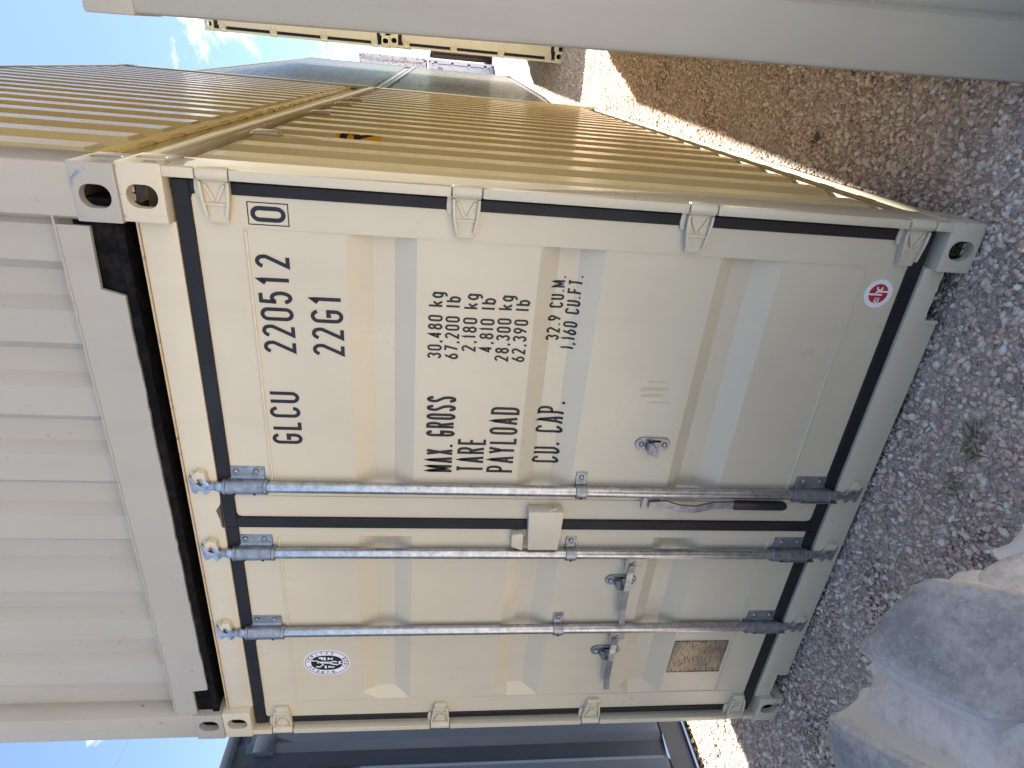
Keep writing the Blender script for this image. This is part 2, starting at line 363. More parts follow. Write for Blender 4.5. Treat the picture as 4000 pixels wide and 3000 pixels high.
# ------------------------------------------------------------------ container pieces (local frame: x 0..W right, y 0..length back, z 0..H)
W = 2.438
def casting(sx, sy, sz):                # ISO corner casting, the signs say which faces look outwards
    def build():
        a, b, c = 0.162, 0.178, 0.118
        def cutter(fn):
            mb = MB(); fn(mb); me = mb.mesh('cut', 'hole'); o = bpy.data.objects.new('cut', me); C.objects.link(o); return o
        def stad(hw, hh, n=10):           # upright slot outline
            r_ = min(hw, hh) * 0.92; dz = hh - r_; dx = hw - r_; out = []
            for cx, cz, a0 in ((dx, dz, 0), (-dx, dz, 90), (-dx, -dz, 180), (dx, -dz, 270)):
                out += [(cx + r_ * math.cos(R(a0 + 90 * i / 5)), cz + r_ * math.sin(R(a0 + 90 * i / 5))) for i in range(6)]
            return out
        body = MB().box(0, a, 0, b, 0, c).mesh('casting', 'hole', bevel=0.007)
        bo = bpy.data.objects.new('casting_tmp', body); C.objects.link(bo)
        cs = [cutter(lambda mb: mb.box(0.026, a - .010, 0.028, b - .010, 0.014, c - 0.024))]
        def fr(mb): mb.prism_xz([(0.090 + x, 0.059 + z) for x, z in stad(0.032, 0.041)], -0.02, 0.04)
        def sd(mb):
            p = stad(0.026, 0.040); n = len(p); vs = [(-0.02, 0.100 + x, 0.059 + z) for x, z in p] + [(0.04, 0.100 + x, 0.059 + z) for x, z in p]
            mb.add(vs, [tuple(range(n)), tuple(range(2 * n - 1, n - 1, -1))] + [(i, i + n, (i + 1) % n + n, (i + 1) % n) for i in range(n)])
        def tp(mb): mb.prism_xy([(0.090 + x, 0.100 + y) for x, y in stad(0.031, 0.060)], c - 0.04, c + 0.02)
        cs += [cutter(fr), cutter(sd), cutter(tp)]
        for cu in cs:
            md = bo.modifiers.new('b', 'BOOLEAN'); md.operation = 'DIFFERENCE'; md.solver = 'EXACT'; md.object = cu
        dg = bpy.context.evaluated_depsgraph_get()
        me = bpy.data.meshes.new_from_object(bo.evaluated_get(dg))
        for o in cs + [bo]: bpy.data.objects.remove(o, do_unlink=True)
        me.materials.clear(); me.materials.append(M['beige']); me.materials.append(M['cavity_shade'])
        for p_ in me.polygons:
            x, y, z = p_.center; p_.material_index = 1 if (.024 < x < a - .008 and .026 < y < b - .008 and .012 < z < c - .022) else 0  # cavity faces get the painted shade colour
        return me
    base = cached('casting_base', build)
    def variant():
        me = base.copy(); bm = bmesh.new(); bm.from_mesh(me)
        # base looks towards -x, -y, +z
        bmesh.ops.scale(bm, vec=(-sx, -sy, sz), verts=bm.verts)
        if (-sx) * (-sy) * sz < 0: bmesh.ops.reverse_faces(bm, faces=bm.faces)
        bm.to_mesh(me); bm.free(); me.polygons.foreach_set('use_smooth', [True] * len(me.polygons))
        me.set_sharp_from_angle(angle=R(35)); return me
    return cached(('casting', sx, sy, sz), variant)
def recolour(me, key, mat):
    def f():
        c = me.copy()
        if len(c.materials) > 1: c.materials[0] = M[mat]; return c
        c.materials.clear(); c.materials.append(M[mat]); c.polygons.foreach_set('material_index', [0] * len(c.polygons)); return c
    return cached(('re', key, mat), f)
def castings(root, Lc, H, mat, skip=()):
    for sx in (-1, 1):
        for sy in (-1, 1):
            for sz in (-1, 1):
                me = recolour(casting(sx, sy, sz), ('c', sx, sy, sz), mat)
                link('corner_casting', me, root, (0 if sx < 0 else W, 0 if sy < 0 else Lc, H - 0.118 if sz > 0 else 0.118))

PITCH = 0.291
def side_profile(Lc):                    # (y, depth) of the pressed side sheet: outer flats at depth 0
    pts = [(0.165, 0.036)]; k = 0
    y = 0.30
    while y + 0.17 < Lc - 0.16:
        pts += [(y - 0.040, 0.036), (y, 0.0), (y + 0.112, 0.0), (y + 0.152, 0.036)]
        y += PITCH; k += 1
    pts.append((Lc - 0.165, 0.036)); return pts
def side_depth(y, Lc=6.058):
    p = side_profile(Lc)
    for (a, da), (b, db) in zip(p, p[1:]):
        if a <= y <= b: return da + (db - da) * (y - a) / max(b - a, 1e-9)
    return 0.036
def side_panel(Lc, H, right):
    def f():
        mb = MB(); p = side_profile(Lc); z0, z1 = 0.180, H - 0.066
        xo = W - 0.011 if right else 0.011; sg = -1 if right else 1
        rows = [(z0, 0.35), (z0 + 0.04, 1.0), (z1 - 0.06, 1.0), (z1, 0.25)]
        vs = []
        for z, _ in rows: vs += [(xo + sg * d, y, z) for y, d in p]
        # pressed ends: outer flats sink back to the sheet plane at top and bottom
        n = len(p); vs = []
        for z, kf in rows: vs += [(xo + sg * (0.036 - (0.036 - d) * kf), y, z) for y, d in p]
        fs = [(r * n + i, r * n + i + 1, (r + 1) * n + i + 1, (r + 1) * n + i) for r in range(3) for i in range(n - 1)]
        mb.add(vs, fs); me = mb.mesh('side_panel', 'beige'); return me
    return cached(('side', Lc, H, right), f)
def post_xy(front, right, Lc, bar=True):
    pass
def frame_common(root, Lc, H, mats):
    """side walls, rails, roof, floor, posts; mats: dict side, rail, post, roof"""
    K = (Lc, H)
    for right in (True, False):
        link('side_panel', recolour(side_panel(Lc, H, right), ('sp', K, right), mats['side']), root)
        def brail(right=right):
            mb = MB(); s_ = (lambda x: x if right else W - x)
            bx = lambda a, b, *r: mb.box(min(s_(a), s_(b)), max(s_(a), s_(b)), *r)
            bx(W - 0.052, W - 0.046, 0.178, Lc - 0.178, 0.030, 0.190)     # web
            bx(W - 0.046, W - 0.010, 0.178, Lc - 0.178, 0.024, 0.034)     # lower flange
            bx(W - 0.046, W - 0.016, 0.178, Lc - 0.178, 0.186, 0.194)     # upper flange
            return mb.mesh('bottom_side_rail', 'beige', bevel=0.002, seg=1)
        link('bottom_side_rail', recolour(cached(('brail', K, right), brail), ('br', K, right), mats['rail']), root)
        def trail(right=right):
            mb = MB(); a, b = (W - 0.060, W - 0.004) if right else (0.004, 0.060)
            mb.box(a, b, 0.178, Lc - 0.178, H - 0.070, H - 0.010); return mb.mesh('top_side_rail', 'beige', bevel=0.003)
        link('top_side_rail', recolour(cached(('trail', K, right), trail), ('tr', K, right), mats['rail']), root)
    def roof():
        mb = MB(); n = int((Lc - 0.3) / 0.209); vs = []; 
        ys = [0.10]
        prof = [(0.09, 0.0)]
        for i in range(n):
            y = 0.16 + i * 0.209; prof += [(y, 0.0), (y + 0.03, 0.018), (y + 0.11, 0.018), (y + 0.14, 0.0)]
        prof.append((Lc - 0.09, 0.0)); m_ = len(prof)
        for x in (0.055, W - 0.055): vs += [(x, y, H - 0.035 + d) for y, d in prof]
        mb.add(vs, [(i, i + 1, m_ + i + 1, m_ + i) for i in range(m_ - 1)]); return mb.mesh('roof_panel', 'beige')
    link('roof_panel', recolour(cached(('roof', K), roof), ('rf', K), mats['roof']), root)
    def floor():
        mb = MB(); mb.box(0.06, W - 0.06, 0.12, Lc - 0.12, 0.135, 0.165)
        y = 0.35
        while y < Lc - 0.3: mb.box(0.055, W - 0.055, y, y + 0.045, 0.030, 0.135); y += 0.305
        return mb.mesh('floor_frame', 'tar')
    link('floor_frame', cached(('floor', K), floor), root)

def end_wall(root, Lc, H, mats, rear=False, plain=False):
    """blank corrugated end with posts, header and bottom rail"""
    K = (Lc, H, rear, plain)
    Y = (lambda y: Lc - y) if rear else (lambda y: y)
    def panel():
        mb = MB(); prof = [(0.140, 0.074)]
        x = 0.185
        while x + 0.17 < W - 0.12:
            prof += [(x - 0.036, 0.074), (x, 0.038), (x + 0.106, 0.038), (x + 0.142, 0.074)]; x += 0.2585
        prof.append((W - 0.140, 0.074)); n = len(prof); vs = []
        for z in (0.120, H - 0.09): vs += [(W - xx, Y(d), z) for xx, d in prof]
        mb.add(vs, [(i, i + 1, n + i + 1, n + i) for i in range(n - 1)]); return mb.mesh('end_panel', 'cream')
    link('end_panel', recolour(cached(('endp', K), panel), ('ep', K), mats['end']), root)
    for right in (True, False):
        def post(right=right):
            mb = MB(); s_ = (lambda x: x if right else W - x)
            pts = [(s_(W - 0.168), Y(0.040)), (s_(W - 0.150), Y(0.004)), (s_(W - 0.018), Y(0.004)), (s_(W - 0.008), Y(0.007)), (s_(W - 0.004), Y(0.018)), (s_(W - 0.004), Y(0.185)), (s_(W - 0.030), Y(0.185)), (s_(W - 0.060), Y(0.10)), (s_(W - 0.168), Y(0.085))]
            mb.prism_xy(pts, 0.116, H - 0.116); return mb.mesh('corner_post', 'cream', bevel=0.004)
        link('corner_post', recolour(cached(('epost', K, right), post), ('eo', K, right), mats['post']), root)
    def rail():
        # bottom rail plate with lift pockets cut at both ends and a ragged lower edge
        r_ = random.Random(3); up = 0.188; lo = 0.041
        poly = [(0.135, up), (0.135, 0.102), (0.305, 0.100), (0.314, lo)]
        x = 0.34
        while x < 2.04: poly.append((x, lo + r_.uniform(-0.0025, 0.003))); x += r_.uniform(0.02, 0.06)
        poly += [(2.060, lo), (2.078, 0.104), (2.262, 0.098), (2.262, up)]
        if plain: poly = [(0.120, up), (0.120, 0.004), (2.30, 0.004), (2.30, up)]
        mb = MB(); mb.prism_xz(poly, Y(0.012), Y(0.024)); return mb.mesh('bottom_rail', 'cream')
    link('bottom_rail', recolour(cached(('erail', K), rail), ('er', K), mats['end']), root)
    def weld():
        mb = MB(); r_ = random.Random(5); x = 0.13
        while x < W - 0.14:
            d = r_.uniform(0.02, 0.05); mb.box(x, min(x + d, W - 0.13), min(Y(0.009), Y(0.03)), max(Y(0.009), Y(0.03)), 0.184 + r_.uniform(-.001, .001), 0.1895 + r_.uniform(-.0008, .001)); x += d
        return mb.mesh('weld_seam', 'cream')
    link('weld_seam', recolour(cached(('weld', K), weld), ('wd', K), mats['end']), root)
    def under():
        mb = MB(); mb.box(0.10, W - 0.10, min(Y(0.030), Y(0.11)), max(Y(0.030), Y(0.11)), 0.018, 0.150)
        mb.box(0.165, W - 0.165, min(Y(0.016), Y(0.0299)), max(Y(0.016), Y(0.0299)), 0.012, 0.0385); return mb.mesh('undercoated_beam', 'tar', bevel=0.003, seg=1)
    if not plain: link('undercoated_beam', cached(('under', K), under), root)
    def head():
        mb = MB(); mb.box(0.155, W - 0.155, min(Y(0.022), Y(0.09)), max(Y(0.022), Y(0.09)), H - 0.11, H - 0.012); return mb.mesh('top_end_rail', 'cream', bevel=0.004)
    link('top_end_rail', recolour(cached(('ehead', K), head), ('eh', K), mats['post']), root)

HZ = [2.347, 1.647, 0.936, 0.214]          # hinge heights
CORR = [(1.996, 1.924, 1.857, 1.788), (1.409, 1.345, 1.278, 1.203), (0.828, 0.771, 0.702, 0.617)]
YF = 0.045; CD = 0.034
def door_y(z):
    for a, b, c, d in CORR:
        if d <= z <= a:
            if z >= b: return YF + CD * (a - z) / (a - b)
            if z >= c: return YF + CD
            return YF + CD * (z - d) / (c - d)
    return YF
def door_mesh(right):
    def f():
        mb = MB(); s_ = (lambda x: x) if right else (lambda x: W - x)
        xa, xb = (1.304, 2.270) if right else (1.316, 2.262)
        e0, e1 = (0.050, 0.004) if right else (0.004, 0.050)
        Xa = 1.212 if right else 1.2715
        fl = lambda x0, x1, y0, y1, z0, z1: mb.box(min(s_(x0), s_(x1)), max(s_(x0), s_(x1)), y0, y1, z0, z1)
        fl(xb, 2.361, 0.042, 0.090, 0.187, 2.420); fl(Xa, xa, 0.042, 0.090, 0.187, 2.420)
        fl(xa, xb, 0.0435, 0.090, 2.288, 2.420); fl(xa, xb, 0.0435, 0.090, 0.187, 0.331)
        xs = [xa, xa + e0, xb - e1, xb]; zs = [2.288]
        for c in CORR: zs += list(c)
        zs.append(0.331)
        vs = [(s_(x), YF + ((door_y(z) - YF) if 0 < i < 3 else 0), z) for z in zs for i, x in enumerate(xs)]
        fs = []
        for r_ in range(len(zs) - 1):
            for i in range(3):
                a, b, c, d = r_ * 4 + i, r_ * 4 + i + 1, (r_ + 1) * 4 + i + 1, (r_ + 1) * 4 + i
                fs.append((a, b, c, d))
        mb.add(vs, fs)
        for z in (2.284, 0.335):                                  # pressed beads along top and bottom of the sheet
            mb.tube([(s_(xa + 0.012), YF + 0.001, z), (s_(xa + 0.02), YF + 0.0005, z), (s_(xb - 0.01), YF + 0.0005, z)], [0.003, 0.0065, 0.0065], 8)
        me = mb.mesh('door', 'beige'); return me
    return cached(('door', right), f)
def gasket_mesh(right):
    def f():
        mb = MB(); s_ = (lambda x: x) if right else (lambda x: W - x); r_ = random.Random(9)
        def fl(x0, x1, z0, z1, y0=0.034, y1=0.085): mb.box(min(s_(x0), s_(x1)), max(s_(x0), s_(x1)), y0, y1, z0, z1)
        inn = 1.167 if right else 1.2725
        fl(inn, 2.396, 2.4205, 2.466); fl(inn, 2.396, 0.140, 0.1865); fl(2.3615, 2.396, 0.1865, 2.4205, 0.036)
        if right:
            fl(1.167, 1.2115, 0.1865, 2.4205, 0.031)
            mb.prism_xz([(1.165, 2.466), (1.30, 2.466), (1.275, 2.470), (1.245, 2.489), (1.205, 2.480), (1.165, 2.478)][::-1], 0.030, 0.035)
        # soft inner corner of the seal
        for cx, cz, sx_, sz_ in ((2.3615, 2.4205, -1, -1), (2.3615, 0.1865, -1, 1)):
            mb.prism_xz([(s_(cx + 0.002), cz + 0.002 * -sz_), (s_(cx + sx_ * 0.018), cz), (s_(cx + sx_ * 0.005), cz + sz_ * 0.005), (s_(cx), cz + sz_ * 0.018)], 0.037, 0.044)
        if right:
            for cz, sz_ in ((2.4205, -1), (0.1865, 1)):
                mb.prism_xz([(1.2095, cz - 0.002 * sz_), (1.232, cz), (1.217, cz + sz_ * 0.005), (1.2115, cz + sz_ * 0.02)], 0.0365, 0.044)
        return mb.mesh('rubber_seal', 'rubber', bevel=0.0025, seg=1)
    return cached(('gasket', right), f)
def hinge_mesh(right):
    def f():
        mb = MB(); s_ = (lambda x: x) if right else (lambda x: W - x)
        def pr(poly, y0, y1): mb.prism_xz([(s_(x), z) for x, z in poly], y0, y1)
        pr([(2.404, .040), (2.404, -.040), (2.372, -.040), (2.345, -.037), (2.284, -.026), (2.284, .026), (2.345, .037), (2.372, .040)], 0.026, 0.0415)
        for sg in (1, -1):                                         # raised side flanges
            pr([(2.398, sg * .041), (2.398, sg * .034), (2.345, sg * .030), (2.300, sg * .021), (2.300, sg * .030), (2.345, sg * .038), (2.372, sg * .041)], 0.013, 0.027)
            pr([(2.390, sg * .030), (2.390, sg * .022), (2.350, sg * .001), (2.344, sg * .008)], 0.018, 0.027)   # the V ribs
        pr([(2.339, .030), (2.339, -.030), (2.332, -.029), (2.332, .029)], 0.020, 0.027)
        to3 = lambda x, z, yo: (s_(2.3085) if False else x, 0.0247 + yo, z)
        mb.tube([(s_(2.4175), 0.024, -.042), (s_(2.4175), 0.024, .042)], 0.0195, 14)
        pr([(2.404, .056), (2.404, .041), (2.350, .041), (2.352, .054), (2.372, .058)], 0.030, 0.041)                 # lug behind the blade
        me = mb.mesh('hinge', 'beige', bevel=0.0025, seg=2); return me
    return cached(('hinge', right), f)
def hinge_letters(right):
    def f():
        mb = MB(); x0 = 2.304 if right else W - 2.304 - 0.020
        to3 = lambda x, z, yo: (x, 0.0252 + yo, z)
        for i, ch in enumerate('SL'): glyph(mb, ch, x0 + i * 0.011, -0.007, 0.009, 0.014, 0.002, to3)
        return mb.mesh('raised_letters', 'beige')
    return cached(('hl', right), f)

def rod_meshes():
    def rod():
        mb = MB(); mb.tube([(0, 0.020, 0.150), (0, 0.020, 2.445)], 0.0205, 20); return mb.mesh('lock_rod', 'galv', smooth=True)
    def cam(sz):
        mb = MB()
        mb.tube([(0, 0.020, 0), (0, 0.020, 0.030), (0, 0.020, 0.034), (0, 0.020, 0.062)], [0.0195, 0.0195, 0.015, 0.015], 16)
        P = [(-0.016, 0.050), (0.014, 0.050), (0.030, 0.058), (0.036, 0.078), (0.028, 0.080), (0.012, 0.072), (0.006, 0.080), (0.016, 0.094), (0.046, 0.110), (0.044, 0.116), (0.010, 0.112), (-0.014, 0.110), (-0.026, 0.104), (-0.026, 0.096), (-0.014, 0.090), (-0.014, 0.076), (-0.030, 0.070), (-0.030, 0.062)]
        mb.prism_xz(P, 0.008, 0.030)
        if sz < 0: mb.v = [(x, y, -z) for x, y, z in mb.v]
        return mb.mesh('locking_cam', 'galv', bevel=0.003)
    def bracket(z0, z1, nb, big):
        mb = MB(); n = 12; r0 = 0.0275; vs = []; 
        prof = [(0.072, 0.0395), (0.031, 0.0395)] + [(r0 * math.cos(R(a)), 0.020 - r0 * math.sin(R(a))) for a in range(-28, 181, 16)] + [(-0.0275, 0.041)]
        inner = [(0.072, 0.0435), (0.028, 0.0435)] + [((r0 - 0.004) * math.cos(R(a)), 0.020 - (r0 - 0.004) * math.sin(R(a))) for a in range(-28, 181, 16)] + [(-0.0235, 0.041)]
        poly = prof + inner[::-1]
        if big == 'foot':      # lower guide: front skirt curves away
            mb.prism_xy(poly, z0, z1 - 0.03)
            mb.prism_xy([(x, y) for x, y in poly if x > -0.03], z1 - 0.03, z1)
            mb.prism_xz([(-0.034, z0 - 0.055), (-0.029, z0 - 0.055), (-0.027, z1 - 0.02), (-0.034, z1 - 0.03)], 0.006, 0.036)
        else: mb.prism_xy(poly, z0, z1)
        for z in (z0 - 0.012, z1):
            if big: mb.tube([(0, 0.020, z), (0, 0.020, z + 0.012)], 0.0285, 20)
        for i in range(nb):
            zz = z0 + (z1 - z0) * (i + 0.5) / nb if nb == 1 else z0 + 0.030 + i * (z1 - z0 - 0.060)
            mb.tube([(0.052, 0.0395, zz), (0.052, 0.034, zz), (0.052, 0.0315, zz)], [0.0105, 0.010, 0.006], 12)
        return mb.mesh('rod_bracket', 'galv_dull', bevel=0.0015, seg=1)
    def pin():
        return MB().tube([(-0.015, -0.0045, 0), (-0.015, 0.002, 0)], 0.005, 10).mesh('pin_hole', 'hole')
    def keeper(sz):
        mb = MB()
        mb.prism_xz([(0.030, 0.0), (0.062, 0.004), (0.068, 0.030), (0.052, 0.046), (0.034, 0.040), (0.040, 0.022)], 0.004, 0.036)
        mb.prism_xz([(-0.004, 0.036), (0.050, 0.036), (0.060, 0.052), (-0.004, 0.048)], 0.012, 0.036)
        if sz < 0: mb.v = [(x, y, -z) for x, y, z in mb.v]
        return mb.mesh('cam_keeper', 'beige', bevel=0.004)
    def hub():
        mb = MB(); mb.box(-0.062, -0.014, 0.010, 0.016, 0.872, 0.946); mb.box(-0.062, -0.014, -0.002, 0.010, 0.940, 0.946)
        mb.tube([(-0.042, 0.0095, 0.905), (-0.042, 0.004, 0.905)], 0.008, 10); return mb.mesh('handle_hub', 'zinc', bevel=0.0015, seg=1)
    def handle():
        mb = MB()   # lies flat to the left, tucked under the catch
        P = [(-0.045, 0.004, 0.912), (-0.085, 0.006, 0.915), (-0.120, -0.006, 0.920), (-0.165, -0.012, 0.922), (-0.230, -0.004, 0.918), (-0.290, 0.002, 0.914), (-0.365, -0.002, 0.906)]
        for (a, b) in zip(P, P[1:]):
            vs = []
            for p in (a, b): vs += [(p[0], p[1] - 0.005, p[2] - 0.0125), (p[0], p[1] - 0.005, p[2] + 0.0125), (p[0], p[1] + 0.005, p[2] + 0.0125), (p[0], p[1] + 0.005, p[2] - 0.0125)]
            mb.add(vs, [(0, 1, 5, 4), (1, 2, 6, 5), (2, 3, 7, 6), (3, 0, 4, 7), (3, 2, 1, 0), (4, 5, 6, 7)])
        return mb.mesh('handle', 'galv_dull')
    def hanging():
        mb = MB()
        P = [(-0.044, 0.002, 0.900), (-0.040, 0.000, 0.860), (-0.036, 0.000, 0.842), (-0.052, -0.006, 0.780), (-0.056, -0.006, 0.715), (-0.040, -0.002, 0.645), (-0.038, 0.000, 0.560)]
        for (a, b) in zip(P, P[1:]):
            vs = []
            for p in (a, b): vs += [(p[0] - 0.015, p[1] - 0.005, p[2]), (p[0] + 0.015, p[1] - 0.005, p[2]), (p[0] + 0.015, p[1] + 0.005, p[2]), (p[0] - 0.015, p[1] + 0.005, p[2])]
            mb.add(vs, [(0, 1, 5, 4), (1, 2, 6, 5), (2, 3, 7, 6), (3, 0, 4, 7), (3, 2, 1, 0), (4, 5, 6, 7)])
        return mb.mesh('handle', 'galv_dull')
    def grip():
        mb = MB(); mb.prism_xz([(-0.056, 0.562), (-0.057, 0.362), (-0.050, 0.346), (-0.030, 0.346), (-0.022, 0.362), (-0.021, 0.562)], -0.012, 0.012); return mb.mesh('grip', 'grip', bevel=0.006)
    def catch():
        mb = MB(); P = []
        for k in range(9): P.append((0.026 * math.cos(R(180 - 180 * k / 8)), 0.040 + 0.026 * math.sin(R(180 - 180 * k / 8))))
        for k in range(9): P.append((0.026 * math.cos(R(-180 * k / 8)), -0.040 + 0.026 * math.sin(R(-180 * k / 8))))
        mb.prism_xz(P, 0.036, 0.0445)
        for z in (0.044, -0.044): mb.tube([(0, 0.036, z), (0, 0.030, z), (0, 0.027, z)], [0.011, 0.010, 0.005], 12)
        mb.prism_xz([(-0.026, 0.022), (-0.034, 0.004), (-0.040, -0.020), (-0.020, -0.018), (0.016, 0.006), (0.016, 0.022)], 0.012, 0.018)
        mb.box(-0.020, 0.014, 0.016, 0.037, 0.020, 0.026); return mb.mesh('handle_catch', 'galv_dull', bevel=0.002, seg=1)
    def slot():
        mb = MB(); mb.prism_xz([(0.010, 0.004), (0.018, 0.004), (0.018, -0.028), (0.010, -0.028)], 0.0345, 0.0362); return mb.mesh('catch_slot', 'hole')
    return {k: cached(('rod', k), v) for k, v in dict(rod=rod, cam_t=lambda: cam(1), cam_b=lambda: cam(-1), br_t=lambda: bracket(2.305, 2.432, 2, True), br_m=lambda: bracket(1.146, 1.187, 1, False),
            br_b=lambda: bracket(0.182, 0.312, 2, 'foot'), pin=pin,
            kt=lambda: keeper(1), kb=lambda: keeper(-1), hub=hub, handle=handle, hanging=hanging, grip=grip, catch=catch, slot=slot).items()}

def door_end(root, H, full=True, mats=None):
    paintm = mats['door']; rb = rod_meshes()
    def rc(me, key): return recolour(me, key, paintm)
    # posts: back channel, front bar broken at each hinge
    for right in (True, False):
        def post(right=right):
            mb = MB(); s_ = (lambda x: x) if right else (lambda x: W - x)
            poly = [(s_(2.3965), 0.060), (s_(W - 0.030), 0.060), (s_(W - 0.030), 0.030), (s_(W - 0.006), 0.030), (s_(W - 0.006), 0.190), (s_(W - 0.040), 0.190), (s_(W - 0.060), 0.12), (s_(2.3965), 0.12)]
            mb.prism_xy(poly, 0.105, H - 0.105)
            edges = [0.112] + sum([[z - 0.046, z + 0.046] for z in sorted(HZ)], []) + [H - 0.116]
            for a, b in zip(edges[::2], edges[1::2]): mb.box(min(s_(W - 0.034), s_(W - 0.005)), max(s_(W - 0.034), s_(W - 0.005)), 0.006, 0.034, a, b)
            return mb.mesh('corner_post', 'beige', bevel=0.004)
        link('corner_post', recolour(cached(('dpost', H, right), post), ('dp', H, right), paintm), root)
    def header():
        mb = MB(); mb.box(0.162, W - 0.162, 0.030, 0.10, 2.4665, H - 0.024); return mb.mesh('door_header', 'beige', bevel=0.004)
    link('door_header', recolour(cached(('header', H), header), ('hd', H), paintm), root)
    def lip():
        r_ = random.Random(2); mb = MB(); mb.box(0.158, W - 0.158, 0.024, 0.098, H - 0.0235, H - 0.0185); return mb.mesh('header_lip', 'beige_edge')
    link('header_lip', cached(('lip', H), lip), root)
    for x0 in (0.150, W - 0.166):
        link('header_gusset', recolour(cached(('gus', H, x0), lambda: MB().box(x0, x0 + 0.016, 0.012, 0.09, H - 0.116, H - 0.03).mesh('header_gusset', 'beige', bevel=0.003)), ('gu', H, x0), mats['casting']), root)
    def sill():
        mb = MB()
        mb.prism_xz([(0.158, 0.1395), (0.158, 0.076), (0.312, 0.074), (0.318, 0.018), (2.094, 0.018), (2.100, 0.074), (2.280, 0.076), (2.280, 0.1395)], 0.022, 0.034)
        mb.box(0.158, W - 0.158, 0.034, 0.10, 0.085, 0.1395); return mb.mesh('door_sill', 'beige', bevel=0.003)
    link('door_sill', recolour(cached(('sill',), sill), ('si',), paintm), root)
    for x0, x1, xe in ((0.162, 0.316, 0.31), (2.096, 2.276, 2.092)):
        def sillw():
            mb = MB(); r_ = random.Random(4); x = x0; z = 0.070
            while x < x1 - 0.005: d = r_.uniform(.012, .025); mb.box(x - .0005, min(x + d, x1), 0.020, 0.10, z + r_.uniform(-.002, .001), z + 0.008 + r_.uniform(-.001, .002)); x += d
            mb.box(xe, xe + 0.010, 0.019, 0.034, 0.018, 0.078); return mb.mesh('sill_weld', 'beige')
        link('sill_weld', recolour(cached(('sillw', x0), sillw), ('sw', x0), paintm), root)
    def dark():
        mb = MB(); mb.box(0.30, W - 0.30, 0.10, 0.16, 0.03, 0.14); return mb.mesh('undercoated_beam', 'tar')
    link('undercoated_beam', cached(('dark',), dark), root)
    for x in (1.361, 1.056, 0.636):
        link('cam_keeper', rc(rb['kt'], 'kt'), root, (x, 0, 2.492)); link('cam_keeper', rc(rb['kb'], 'kb'), root, (x, 0, 0.098))
    doors = {}
    for right in (True, False):
        d = link('door', rc(door_mesh(right), ('dm', right)), root); doors[right] = d
        link('rubber_seal', gasket_mesh(right), d)
        for z in HZ:
            link('hinge', rc(hinge_mesh(right), ('hm', right)), d, (0, 0, z))
            if full: link('raised_letters', rc(hinge_letters(right), ('hl', right)), d, (0, 0, z))
        for x in ((1.361,) if right else (1.056, 0.636)):
            link('lock_rod', rb['rod'], d, (x, 0, 0))
            link('locking_cam', rb['cam_t'], d, (x, 0, 2.437)); link('locking_cam', rb['cam_b'], d, (x, 0, 0.158))
            for k in ('t', 'm', 'b'):
                link('rod_bracket', rb['br_' + k], d, (x, 0, 0))
            for z in (2.335, 2.402, 1.1665, 0.281): link('pin_hole', rb['pin'], d, (x, 0, z))
            link('handle_hub', rb['hub'], d, (x, 0, -0.006 if not right else -0.018))
            if right and full:
                link('handle', rb['hanging'], d, (x, 0, 0)); link('grip', rb['grip'], d, (x, 0, 0))
                link('handle_catch', rb['catch'], d, (1.566, 0, 0.921)); link('catch_slot', rb['slot'], d, (1.566, 0, 0.921))
            else:
                link('handle', rb['handle'], d, (x, 0, -0.006)); link('handle_catch', rb['catch'], d, (x - 0.160, 0, 0.928))
                link('catch_slot', rb['slot'], d, (x - 0.160, 0, 0.928))
    return doors

def container(name, label, loc, rot, Lc, H, front, mats, group=None, cat='container'):
    root = thing(name, label, cat, loc, rot, group)
    castings(root, Lc, H, mats['casting'])
    frame_common(root, Lc, H, mats)
    doors = None
    if front == 'door': doors = door_end(root, H, mats.get('full', False), mats)
    else: end_wall(root, Lc, H, mats, plain=mats.get('plain', False))
    end_wall(root, Lc, H, mats, rear=True)
    return root, doors

def mset(p, r=None, side=None, **k):
    d = dict(side=side or p, rail=p, post=p, roof=p, end=p, door=p, casting=r or p); d.update(k); return d

# ------------------------------------------------------------------ ground
def gz(x, y):
    def ss(a, b, v):
        t = np.clip((v - a) / (b - a), 0, 1); return t * t * (3 - 2 * t)
    return -0.10 * ss(8.8, 11.5, y) + 0.05 * ss(18, 26, y)
def ground():
    xs = np.unique(np.concatenate([np.linspace(-120, -6, 8), np.linspace(-5, 9, 57), np.linspace(10, 120, 8)]))
    ys = np.unique(np.concatenate([np.linspace(-160, -8, 9), np.linspace(-7, 30, 149), np.linspace(34, 400, 12)]))
    X, Y = np.meshgrid(xs, ys); Z = gz(X, Y) - 0.007
    near = (X > -4) & (X < 8) & (Y > -6) & (Y < 28)
    Z = Z + np.where(near, rng.normal(0, 0.004, X.shape), 0)
    n, k = X.shape
    v = np.stack([X, Y, Z], -1).reshape(-1, 3)
    f = [(j * k + i, j * k + i + 1, (j + 1) * k + i + 1, (j + 1) * k + i) for j in range(n - 1) for i in range(k - 1)]
    me = bpy.data.meshes.new('ground'); me.from_pydata(v.tolist(), [], f); me.materials.append(M['ground'])
    o = link('ground', me); o['kind'] = 'structure'
ground()

